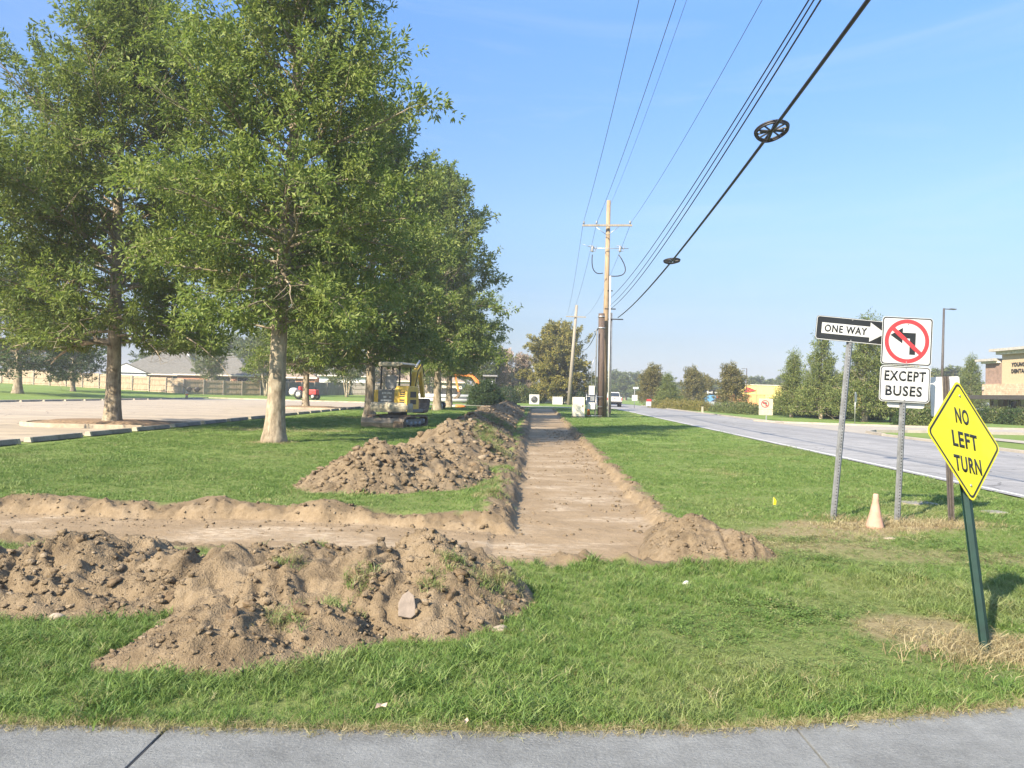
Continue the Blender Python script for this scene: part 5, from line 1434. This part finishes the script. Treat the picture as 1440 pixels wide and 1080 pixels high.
    mb = MB(); mb.prism(rrect(.5, .62, .16, cx=-.2, cz=1.95), -.36, -.24, 'y'); mb.build('seat', M_GREYM, ub, bevel=.03)
    for x in (-.52, .36):
        for y in (-.62, .5):
            mb = MB(); mb.tube([(x, y, 1.5 if y < 0 else .8), (x*.98, y, 2.62)], .035, 6); mb.build('canopy_post', M_DARKM, ub)
    mb = MB(); mb.prism([(-.60, 2.64), (-.50, 2.61), (.34, 2.61), (.60, 2.70), (.52, 2.78), (.38, 2.80), (-.50, 2.80), (-.58, 2.76)], -.80, .60, 'y'); mb.build('canopy', col2, ub, bevel=.03)
    # boom, arm, bucket as side outlines swung forward (+y)
    pose = pose or dict(boom=[(.55, .95), (.9, 2.1), (1.7, 2.75), (2.5, 2.6)], arm=[(2.5, 2.7), (2.95, 1.2)], bucket=(2.95, 1.15))
    bx0 = pose.get('x', .30)
    def beam(pts, w0, w1, th, nm, m, par):
        L_, R_ = [], []
        n = len(pts)
        for i, p in enumerate(pts):
            q0, q1 = Vector(pts[max(0, i-1)]), Vector(pts[min(n-1, i+1)]); d = (q1-q0).normalized(); nn = Vector((-d.y, d.x))
            w = w0+(w1-w0)*abs(i/(n-1)-.45)*1.8
            L_.append(Vector(p)+nn*w/2); R_.append(Vector(p)-nn*w/2)
        mb = MB(); mb.prism([(p.x, p.y) for p in L_+R_[::-1]], bx0-th/2, bx0+th/2, 'x'); return mb.build(nm, m, par, bevel=.02)
    bo = beam(pose['boom'], .36, .22, .22, 'boom', col, ub)
    ar = beam(pose['arm'], .26, .17, .18, 'arm', col, ub)
    q = pose['boom']; a = pose['arm']
    mb = MB()
    for dx, dz in ((-.13, .16), (-.09, .2), (.13, .17)):
        pts = [(bx0+dx, y_, z_+dz*.6) for y_, z_ in q]
        mb.tube([(bx0+dx, q[0][0]-.25, q[0][1]+.1)] + pts + [(bx0+dx, (a[0][0]*2+a[1][0])/3+.1, (a[0][1]*2+a[1][1])/3)], .018, 5)
    mb.build('hose', M_CABLE, ub, kind='stuff')
    mb = MB(); mb.tube([(bx0, q[0][0]+.35, q[0][1]-.05), (bx0, q[1][0]+.42, q[1][1]-.1)], .05, 7); mb.tube([(bx0, q[2][0], q[2][1]+.28), (bx0, a[0][0]-.02, a[0][1]+.25)], .045, 7); mb.build('ram', M_STEEL, ub)
    mb = MB(); bxx, bz = pose['bucket']; fl = pose.get('flip', 1)
    mb.prism([(bxx, bz), (bxx+fl*.18, bz-.05), (bxx+fl*.10, bz-.35), (bxx-fl*.10, bz-.62), (bxx-fl*.45, bz-.66), (bxx-fl*.55, bz-.58), (bxx-fl*.28, bz-.45), (bxx-fl*.08, bz-.2)], bx0-.30, bx0+.30, 'x'); mb.build('bucket', M_MUD, ub, bevel=.015)
    bpy.data.objects.remove(up)
    return t
excavator('mini_excavator', 'muddy yellow mini excavator with cream canopy parked on the lawn beside the trees', (-4.72, 31.9, 0), rad(-17), M_EXY, M_EXW, .95,
          pose=dict(x=.42, boom=[(.5, .95), (.62, 1.7), (.85, 2.35), (1.3, 2.7)], arm=[(1.3, 2.7), (1.75, 1.3)], bucket=(1.75, 1.25)))
excavator('orange_excavator', 'orange excavator partly hidden behind the round dark bush, its arm raised', (-2.9, 99, 0), rad(86), M_EXO, M_EXG, 1.35,
          pose=dict(x=0, boom=[(.4, .9), (.95, 1.9), (1.7, 2.72), (3.35, 2.78)], arm=[(3.35, 2.85), (2.95, 1.15)], bucket=(2.92, 1.1), flip=-1))

# white pipes, red tractor, small things under the trees
t = thing('pipe_stack', 'long white pipes lying on the ground behind the slim oak trunks', 'pipes', (0, 0, 0))
for k, (x0, x1, y, z_) in enumerate(((-14.5, -5.2, 103, .35), (-14.2, -5.6, 103.7, .35), (-13.8, -5.0, 103.3, .9))):
    mb = MB(); mb.tube([(x0, y, z_), (x1, y+.3, z_)], .28, 12); mb.build('pipe', M_WHITEP, t)
mb = MB()
for x in (-13, -9.5, -6.4): mb.bx(x-.1, x+.1, 102.4, 104.3, 0, .09)
mb.build('bearer', M_WOOD_DARK, t)
t = thing('small_tractor', 'red and white small tractor by the grey fence behind an oak trunk', 'tractor', (-25.6, 96.5, .15), (0, 0, -1.9))
mb = MB(); mb.bx(-.4, .4, -.3, 1.4, .6, 1.25); mb.build('bonnet', M_REDP, t, bevel=.1)
mb = MB(); mb.bx(-.55, .55, -1.3, -.2, .7, 1.0); mb.bx(-.3, .3, -1.2, -.9, 1.0, 1.6); mb.build('seat_deck', M_REDP, t, bevel=.06)
mb = MB(); mb.lathe([(.25, -.55), (.5, -.42), (.54, 0), (.5, .42), (.25, .55)], 14, c=(0, -2.0, .9), axis='x'); mb.build('tank', M_WHITEP, t)
for x, y, r in ((-.7, -.85, .6), (.7, -.85, .6), (-.5, 1.1, .35), (.5, 1.1, .35)):
    mb = MB(); mb.lathe([(r*.6, -.14), (r, -.12), (r, .12), (r*.6, .14)], 16, c=(x, y, r), axis='x'); w_ = mb.build('wheel', M_DARKM, t)
    mb = MB(); mb.lathe([(r*.55, -.15), (r*.55, .15)], 12, c=(x, y, r), axis='x'); mb.build('rim', M_WHITEP, w_)
mb = MB(); mb.tube([(.45, -.3, .9), (.45, -.3, 2.1)], .035, 6); mb.tube([(-.45, -.3, .9), (-.45, -.3, 2.1), (.45, -.3, 2.1)], .035, 6); mb.build('roll_bar', M_DARKM, t)
t = thing('cart', 'low dark two-wheeled cart standing against the tan fence', 'cart', (-41.6, 100.5, .7), (0, 0, .2))
mb = MB(); mb.bx(-.9, .9, -.35, .35, .35, .5); mb.tube([(-.9, 0, .45), (-1.6, 0, .95)], .04, 5); mb.build('tray', M_WOOD_DARK, t)
for x in (-.5, .5):
    mb = MB(); mb.lathe([(.2, -.06), (.34, -.05), (.34, .05), (.2, .06)], 14, c=(x, -.4, .34), axis='y'); mb.build('wheel', M_DARKM, t)
t = thing('bollard', 'short pale bollard at the far row of wheel stops', 'bollard', (-36.6, 86.6, 0))
mb = MB(); mb.lathe([(.14, 0), (.14, .75), (.10, .85)], 10); mb.build('post', M_STOPEND, t)
mb = MB(); mb.lathe([(.145, .45), (.145, .6)], 10); mb.build('band', M_EXO, t)
t = thing('tool_bag', 'dark bag with a white bottle at the foot of the slim oak', 'bag', (-6.15, 66.5, 0))
mb = MB(); mb.ball((0, 0, .32), .5, 10, 6, (1, .7, .75), .08, random.Random(2)); mb.build('bag', M_DARKM, t)
mb = MB(); mb.lathe([(.12, 0), (.12, .35), (.05, .45), (.05, .5)], 10, c=(.15, -.5, .0)); mb.build('bottle', M_WHITEP, t)
t = thing('tool_bundle', 'small red and white bundle on the grass right of the dark oak trunk', 'bundle', (-5.0, 73.5, 0))
mb = MB(); mb.ball((0, 0, .12), .55, 10, 6, (1.2, .6, .3), .15, random.Random(4)); mb.build('cloth', M_EXO, t)
mb = MB(); mb.ball((-.5, -.1, .12), .3, 8, 5, (1, .7, .45), .15, random.Random(5)); mb.build('bag', M_WHITEP, t)

# ================================================================== HOUSES BEHIND THE LEFT FENCE
def house(name, label, x, y, w, d, wall_h, roof_h, wallm, roofm, rz=0, gable=False, z=.8, windows=(), chimney=None):
    t = thing(name, label, 'house', (x, y, z), (0, 0, rz))
    mb = MB(); mb.bx(-w/2, w/2, -d/2, d/2, -1, wall_h); mb.build('wall', wallm, t)
    o_ = .5; W, D = w/2+o_, d/2+o_
    rx = 0 if W < D else W-D
    ry_ = 0 if W >= D else D-W
    if gable: rx = W
    mb = MB(); zb, zt = wall_h, wall_h+roof_h
    vs = [(-W, -D, zb), (W, -D, zb), (W, D, zb), (-W, D, zb), (-rx, -ry_, zt), (rx, ry_, zt)]
    if W >= D: fs = [(0, 1, 5, 4), (1, 2, 5), (2, 3, 4, 5), (3, 0, 4)]
    else: fs = [(0, 1, 4), (1, 2, 5, 4), (2, 3, 5), (3, 0, 4, 5)]
    mb.add(vs, fs + [(3, 2, 1, 0)]); rf = mb.build('roof', roofm, t)
    if gable:
        for sx in (-1, 1):
            mb = MB(); x_ = sx*(W+.004); mb.prism([(-D+.45, zb+.02), (D-.45, zb+.02), (0, zt-.2)], x_, x_+sx*.05, 'x'); mb.build('gable_wall', wallm, t)
            mb = MB(); mb.bx(*sorted((sx*w/2, sx*(W+.05))), -d/2, d/2, -1, wall_h-.2); mb.build('end_wall', wallm, t)
    mb = MB(); mb.bx(-W, W, -D-.03, -D+.02, zb-.2, zb-.003); mb.build('fascia', M_TRIMW, rf)
    if chimney:
        mb = MB(); mb.bx(chimney-.2, chimney+.2, -.2, .2, wall_h+roof_h*.6, wall_h+roof_h+.5); mb.build('vent', M_WHITEP, rf)
    for wx, ww, wz, wh in windows:
        mb = MB(); mb.bx(wx-ww/2, wx+ww/2, -d/2-.03, -d/2-.003, wz, wz+wh); wn = mb.build('window', M_TRIMW, t)
        mb = MB(); mb.bx(wx-ww/2+.08, wx+ww/2-.08, -d/2-.05, -d/2-.031, wz+.08, wz+wh-.08); mb.build('pane', M_GLASS, wn)
    return t
house('grey_roof_house', 'large house with a tall grey hip roof behind the tan fence', -63, 142, 16, 12, 2.7, 4.2, M_BRICK_H, M_ROOF, .1, windows=((-2, 1.6, 1.0, 1.4), (3, 1.6, 1.0, 1.4)), chimney=3)
house('white_gable_house', 'low white gabled outbuilding showing above the tan fence', -60.5, 121, 9, 5.5, 2.5, 1.5, M_SIDING, M_ROOF, -1.15, gable=True)
house('brick_house', 'brick house with grey hip roof and a shaded patio behind the fence', -50, 136, 13, 12, 2.7, 4.0, M_BRICK_H, M_ROOF, -.05, windows=((1.0, 3.6, .5, 1.9), (5, 2.2, .5, 1.9)), chimney=-5)
house('tan_roof_house', 'house with a low tan roof, right of the willowy tree behind the fence', -43, 144, 15, 11, 2.7, 3.2, M_BRICK_H, M_ROOF_TAN, .0, windows=((-3, 3, .6, 1.8), (3, 2, .8, 1.5)))
house('white_house', 'small white house glimpsed between the oak trunks', -30.5, 140, 8, 7, 3.2, 2.2, M_SIDING, M_ROOF, .1, windows=((-1.5, 1.2, .9, 1.4),))
house('tan_barn', 'cream house with a low tan roof behind the orange excavator', -15.5, 143, 13, 9, 3.0, 2.4, M_TRIMW, M_ROOF_TAN, 0, z=.3, windows=((-4.5, 2.5, 1.2, 1.3),))
tree('willow_tree', 'myrtle', -48.6, 124, .98, 1.0, 'willowy green tree rising before the brick house behind the fence')

# ================================================================== DENTAL BUILDING (facade faces the road, toward -X)
t = thing('dental_building', 'brick, stone and tan stucco dental office at the right edge', 'building', (46.4, 75.6, 0), (0, 0, 0))
def dbox(nm, m, x0, x1, y0, y1, z0, z1, par=t, bevel=0):
    mb = MB(); mb.bx(x0, x1, y0, y1, z0, z1); return mb.build(nm, m, par, bevel)
# y runs from the left (far) corner, 0, toward the viewer, -30
dbox('brick_wall', M_BRICK, .15, 20, -2.75, 0, 3.45, 5.45)
dbox('brick_wall', M_BRICK, .6, 20, -30, 0, 0, 3.0)
dbox('stucco_wall', M_STUCCO, 0, 20, -22, -2.76, 3.45, 6.2)
dbox('stone_band', M_STONE, -.12, 20.1, -22, .08, 2.35, 3.45)
c1 = dbox('cornice', M_TRIMW, -.35, 20.4, -22.4, -2.35, 6.203, 6.50); dbox('cornice_cap', M_TRIM, -.75, 20.8, -22.8, -1.9, 6.503, 6.75, c1)
c2 = dbox('cornice', M_TRIMW, -.1, 20.2, -2.34, .35, 5.453, 5.65); dbox('cornice_cap', M_TRIM, -.45, 20.5, -2.2, .8, 5.653, 5.88, c2)
cp = dbox('canopy', M_BROWNM, -1.9, .5, -22, 3.4, 1.95, 2.34)
for y in (2.9, ): dbox('canopy_post', M_BROWNM, -1.8, -1.6, y-.1, y+.1, 0, 1.947, cp)
for y0 in (-1.75, -5.7, -9.6):
    pr = dbox('stone_column', M_STONE, -.5, .5, y0-1.05, y0, 0, 1.35); dbox('column_shaft', M_TRIM, -.25, .3, y0-.8, y0-.25, 1.353, 1.948, pr)
for y0, y1, z0, z1 in ((-.9, -.35, .35, 1.9), (-4.3, -3.3, .1, 1.93), (-5.3, -4.6, .5, 1.9), (-8.6, -7.2, .3, 1.9), (-12.5, -11, .3, 1.9)):
    wn = dbox('window', M_TRIM, .52, .598, y0, y1, z0, z1); dbox('pane', M_GLASS, .50, .519, y0+.07, y1-.07, z0+.08, z1-.08, wn)
dr = dbox('door', M_GLASS, .50, .597, -3.2, -2.9, .05, 1.93)
dbox('door_frame', M_WHITEP, .47, .499, -3.05, -3.0, .05, 1.93, dr)
for s, z_, sz in (('YOUNG', 5.22, .36), ('DENTAL', 4.62, .36)):
    me = text_mesh('lettering', s, sz, M_DARKM, None, .02, .04)
    co = np.zeros(len(me.vertices)*3, np.float32); me.vertices.foreach_get('co', co); wv = -co.reshape(-1, 3)[:, 0].min()
    link('lettering', me, t, (-.045, -4.25-wv, z_), (0, 0, rad(-90)))
dbox('wall_lamp', M_TRIM, -.25, -.13, -.3, -.1, 2.9, 3.2)
for i, (px, Y) in enumerate(((1398, 62), (1437, 60))):
    p = P(px, 580, Y); tb = thing('waste_bin', ('dark slim bin among the bushes left of the stone column', 'dark bin at the right edge before the dental building')[i], 'bin', (p.x, Y+2, 0), group='bins before the dental building')
    mb = MB(); mb.prism(rrect(.62, .62, .08), 0, 1.0, 'z'); mb.build('body', M_DARKM, tb); mb = MB(); mb.prism(rrect(.7, .7, .1), 1.003, 1.1, 'z'); mb.build('lid', M_GREYM, tb, bevel=.02)

# ================================================================== YELLOW STORE AND ROADSIDE BOARDS
p0 = P(1040, 575, 165)
t = thing('yellow_store', 'bright yellow store with an orange lower wall beyond the road', 'building', (p0.x+.5, 165, 0))
mb = MB(); mb.bx(0, 26, 0, 14, 2.4, 4.4); mb.build('upper_wall', M_STOREY, t)
mb = MB(); mb.bx(.1, 4.9, .1, 14, 0, 2.397); mb.build('lower_wall', M_STOREO, t); mb = MB(); mb.bx(5, 26, .02, 14, 0, 2.397); mb.build('yellow_lower_wall', M_STOREY, t)
mb = MB(); mb.bx(-.15, 26.2, -.15, 14.2, 4.403, 4.55); mb.build('coping', M_TRIMW, t)
mb = MB(); mb.prism([(.4, 2.9), (1.6, 3.0), (2.9, 3.3), (1.9, 3.7), (1.1, 3.95), (.7, 3.5)], -.25, -.004, 'y'); mb.build('red_emblem', M_REDP, t)
mb = MB(); mb.bx(2.9, 3.1, -.06, .0, 0, 3.6); mb.build('downpipe', M_STOREO, t)
p = P(1000, 567, 120)
t = thing('roadside_board', 'blue and red roadside board under a black header with white lettering', 'sign board', (p.x, 120, 0))
mb = MB(); mb.bx(-1.15, .75, -.15, .15, .55, 1.95); mb.build('blue_panel', M_BLUE, t); mb = MB(); mb.bx(.753, 1.35, -.15, .15, .55, 1.95); mb.build('red_panel', M_REDP, t)
mb = MB(); mb.bx(-1.35, 1.45, -.2, .2, 1.953, 2.75); mb.build('header', M_BLACK, t)
mb = MB()
for x0, x1, z0, z1 in ((-.75, -.5, 2.15, 2.55), (-.45, -.3, 2.2, 2.42), (-.25, -.05, 2.2, 2.42), (0, .12, 2.15, 2.55), (.45, .75, 2.2, 2.45), (.8, .95, 2.2, 2.38)): mb.bx(x0, x1, -.215, -.201, z0, z1)
mb.build('blurred_lettering', M_WHITEP, t)
mb = MB(); mb.bx(-1.0, -.8, -.1, .1, 0, .548); mb.bx(1.0, 1.2, -.1, .1, 0, .548); mb.build('leg', M_DARKM, t)
p = P(1000.5, 570, 118); 
t = thing('yellow_pillar', 'short yellow pillar right of the blue roadside board', 'pillar', (p.x+1.95, 118, 0))
mb = MB(); mb.bx(-.25, .25, -.25, .25, .05, 1.5); mb.build('shaft', M_STOREY, t, bevel=.02); mb = MB(); mb.bx(-.3, .3, -.3, .3, 0, .05); mb.build('foot', M_KERB, t)
# sign pair across the road
c = G(1077.5, 591)
t = thing('no_left_turn_sign', 'white no-left-turn sign and plaque across the road before the yellow store', 'road sign', (c.x, c.y, 0), (0, 0, rad(-10)))
channel_post(t, 1.55, M_STEEL, holes=False)
plate(t, rrect(.95, .75, .05, cx=-.05, cz=1.15), M_STOPEND); ringp(t, 'red_circle', circ(.27, 32, -.1, 1.15), circ(.215, 32, -.1, 1.15), M_RED, YF)
flat(t, 'turn_arrow', [(-.1+x, 1.15+z_) for x, z_ in arrow], M_BLACK, YF-.0005)
flat(t, 'red_slash', [(-.1+x*math.cos(ca_)-z_*math.sin(ca_), 1.15+x*math.sin(ca_)+z_*math.cos(ca_)) for x, z_ in bar], M_RED, YF-.002)
plate(t, rrect(.95, .40, .04, cx=-.05, cz=.56), M_STOPEND, name='plaque')
c = G(1202, 596)
t = thing('stop_sign_back', 'grey back of an octagonal sign on a thin pole before the cypresses', 'road sign', (c.x, c.y, 0), (0, 0, rad(55)))
mb = MB(); mb.tube([(0, 0, -.2), (0, 0, 2.1)], .03, 6); mb.build('post', M_STEEL, t)
mb = MB(); mb.prism(circ(.40, 8, 0, 1.72, math.pi/8), -.045, -.04, 'y'); mb.build('sign_plate', M_ALU, t)
p = P(892, 570, 92)
t = thing('street_name_sign', 'green street name sign over a white notice on one post beside the road', 'road sign', (p.x, 92, 0), (0, 0, -.1))
mb = MB(); mb.tube([(0, 0, -.2), (0, 0, 2.6)], .035, 6); mb.build('post', M_GREYM, t)
mb = MB(); mb.bx(-.30, .35, -.05, -.03, .95, 1.62); mb.build('notice', M_WHITE, t); mb = MB(); mb.bx(-.2, .45, -.015, .015, 2.35, 2.58); mb.build('name_plate', mat_simple('street_sign_pale', (.55, .62, .55), .5), t)
p = P(912, 570, 96)
t = thing('yard_sign', 'red and white board on short legs beside the road', 'sign board', (p.x, 96, 0))
mb = MB(); mb.bx(-.32, .32, -.03, .03, .3, .85); mb.build('white_panel', M_WHITE, t); mb = MB(); mb.bx(-.24, .32, -.035, .03, .853, 1.15); mb.build('red_panel', M_REDP, t); mb = MB(); mb.bx(-.3, -.24, -.02, .02, 0, .298); mb.bx(.24, .3, -.02, .02, 0, .298); mb.build('leg', M_GREYM, t)
for px, py, Y, lb in ((982, 580, 75, 'short pale marker post on the far verge below the blue board'),):
    c = G(px, py); t = thing('marker_post', lb, 'post', (c.x+.4, c.y, 0)); mb = MB(); mb.bx(-.09, .09, -.09, .09, -.1, .55); mb.build('post', M_STOPEND, t, bevel=.02); mb = MB(); mb.bx(-.1, .1, -.1, .1, .553, .6); mb.build('cap', M_STOPEND, t)
# lamp posts
def lamp_post(px, Y, h, arm, label):
    p = P(px, 575, Y); t = thing('lamp_post', label, 'lamp post', (p.x, Y, 0), (0, rad(.6), 0), 'lamp posts across the road')
    mb = MB(); mb.tube([(0, 0, 0), (0, 0, h)], [.11, .075], 8); mb.build('pole', M_BROWNM, t)
    mb = MB(); mb.lathe([(.25, 0), (.25, .5)], 10); mb.build('base', M_DRIVE, t)
    mb = MB(); mb.box((arm*.3, 0, h-.05), (abs(arm)*.7, .06, .06)); mb.prism([(arm*.45, h-.07), (arm*.5, h+.0), (arm, h-.02), (arm, h-.09)], -.16, .16, 'y'); mb.build('lamp_head', M_BROWNM, t)
lamp_post(1323.5, 60, 8.9, .9, 'tall dark lamp post with one arm, right of the red crossed sign')
lamp_post(1048.5, 140, 7.0, -.9, 'small distant lamp post above the yellow store')

# ================================================================== VEHICLES
def wheel(par, x, y, r, w=.24):
    mb = MB(); mb.lathe([(r*.62, -w/2), (r*.95, -w/2), (r, -w*.35), (r, w*.35), (r*.95, w/2), (r*.62, w/2)], 18, c=(x, y, r), axis='x'); wh = mb.build('wheel', M_CABLE, par)
    mb = MB(); mb.lathe([(r*.6, -w/2-.01), (r*.6, w/2+.01)], 14, c=(x, y, r), axis='x'); mb.build('rim', M_STEEL, wh)
def pickup(label, loc, rz, paint):
    t = thing('pickup_truck', label, 'pickup truck', loc, (0, 0, rz))   # tail toward -y
    mb = MB(); mb.prism([(-2.75, .58), (-2.75, 1.28), (-.75, 1.28), (2.0, 1.22), (2.75, 1.12), (2.78, .6), (1.9, .48), (-2.2, .48)], -.96, .96, 'x'); mb.build('body', paint, t, bevel=.05)
    mb = MB(); a = [(-.85, 1.283), (-.62, 1.93), (.55, 1.95), (1.25, 1.283)]
    vs = [(-.90, a[0][0], a[0][1]), (-.72, a[1][0], a[1][1]), (-.72, a[2][0], a[2][1]), (-.90, a[3][0], a[3][1])]; vs += [(-x, y, z_) for x, y, z_ in vs]
    mb.add(vs, [(0, 1, 2, 3), (4, 7, 6, 5), (0, 4, 5, 1), (1, 5, 6, 2), (2, 6, 7, 3), (3, 7, 4, 0)]); mb.build('cab', paint, t, bevel=.05)
    mb = MB(); mb.add([(-.78, -.845, 1.36), (.78, -.845, 1.36), (.66, -.665, 1.84), (-.66, -.665, 1.84)], [(0, 1, 2, 3)]); mb.add([(-.78, -.86, 1.36), (.78, -.86, 1.36), (.66, -.68, 1.84), (-.66, -.68, 1.84)], [(3, 2, 1, 0)]); mb.build('rear_window', M_GLASS, t)
    mb = MB(); mb.bx(-.78, .78, -2.785, -2.755, .72, 1.22); tg = mb.build('tailgate', paint, t, bevel=.01); mb = MB(); mb.bx(-.14, .14, -2.80, -2.786, 1.05, 1.12); mb.build('handle', M_DARKM, tg)
    for s in (-1, 1):
        mb = MB(); mb.bx(s*.94-.08, s*.94+.03 if s > 0 else s*.94+.08, -2.78, -2.70, .86, 1.2) if s > 0 else mb.bx(-.97, -.86, -2.78, -2.70, .86, 1.2); mb.build('tail_light', M_REDP, t)
        mb = MB(); mb.bx(*sorted((s*.98, s*1.18)), .85, 1.0, 1.25, 1.5); mb.build('mirror', M_DARKM, t)
        for y in (-1.75, 1.8): wheel(t, s*.82, y, .40)
    mb = MB(); mb.bx(-.95, .95, -2.92, -2.76, .50, .70); mb.build('bumper', M_DARKM, t, bevel=.02); mb = MB(); mb.bx(-.8, .8, -2.6, 2.4, .36, .56); mb.build('chassis', M_DARKM, t)
def car(label, loc, rz, paint):
    t = thing('parked_car', label, 'car', loc, (0, 0, rz), 'cars parked beyond the road')
    mb = MB(); mb.prism([(-2.2, .35), (-2.25, .75), (-1.9, .95), (-1.0, 1.0), (1.1, .95), (2.0, .82), (2.25, .6), (2.2, .32)], -.88, .88, 'x'); mb.build('body', paint, t, bevel=.08)
    mb = MB(); vs = [(-.82, -1.75, .97), (-.62, -1.05, 1.45), (-.62, .2, 1.46), (-.82, 1.1, .97)]; vs += [(-x, y, z_) for x, y, z_ in vs]
    mb.add(vs, [(0, 1, 2, 3), (4, 7, 6, 5), (0, 4, 5, 1), (1, 5, 6, 2), (2, 6, 7, 3), (3, 7, 4, 0)]); mb.build('cabin', M_GLASS, t, bevel=.04)
    mb = MB(); mb.bx(-.6, .6, -1.0, .15, 1.463, 1.49); mb.build('roof', paint, t, bevel=.01)
    for s in (-1, 1):
        for y in (-1.35, 1.4): wheel(t, s*.78, y, .32, .2)
pickup('white pickup truck driving away on the road', (13.6, 103, .02), -.06, M_WHITEP)
p = P(1020, 572, 108); car('silver car glimpsed below the rounded rusty tree', (p.x, 112, 0), 1.4, mat_simple('silver_paint', (.4, .42, .45), .35, .4, var=.05))
p = P(1059, 574, 118); car('white car parked before the orange wall of the yellow store', (p.x, 138, 0), 1.5, M_WHITEP)
p = P(965, 568, 130); car('pale car parked among the roadside trees', (p.x, 150, 0), 1.5, M_WHITEP)
p = P(803, 565, 120); car('white car behind the leaning farther pole', (p.x, 121, 0), 1.6, M_WHITEP)
p = P(842, 566, 120); car('white car behind the tall utility pole', (p.x-.6, 126, 0), 1.5, M_WHITEP)

# ================================================================== AIR
hz = bpy.data.materials.new('haze'); hz.use_nodes = True
_n = hz.node_tree; _n.nodes.remove(_n.nodes['Principled BSDF'])
_v = _n.nodes.new('ShaderNodeVolumePrincipled'); _v.inputs['Color'].default_value = (.93, .96, 1, 1); _v.inputs['Density'].default_value = .0008; _v.inputs['Anisotropy'].default_value = .2
_n.links.new(_v.outputs[0], _n.nodes['Material Output'].inputs['Volume'])
mb = MB(); mb.bx(-430, 430, -65, 960, -1.2, 24)
props(mb.build('haze', hz), 'thin pale summer haze over the whole place', kind='stuff')
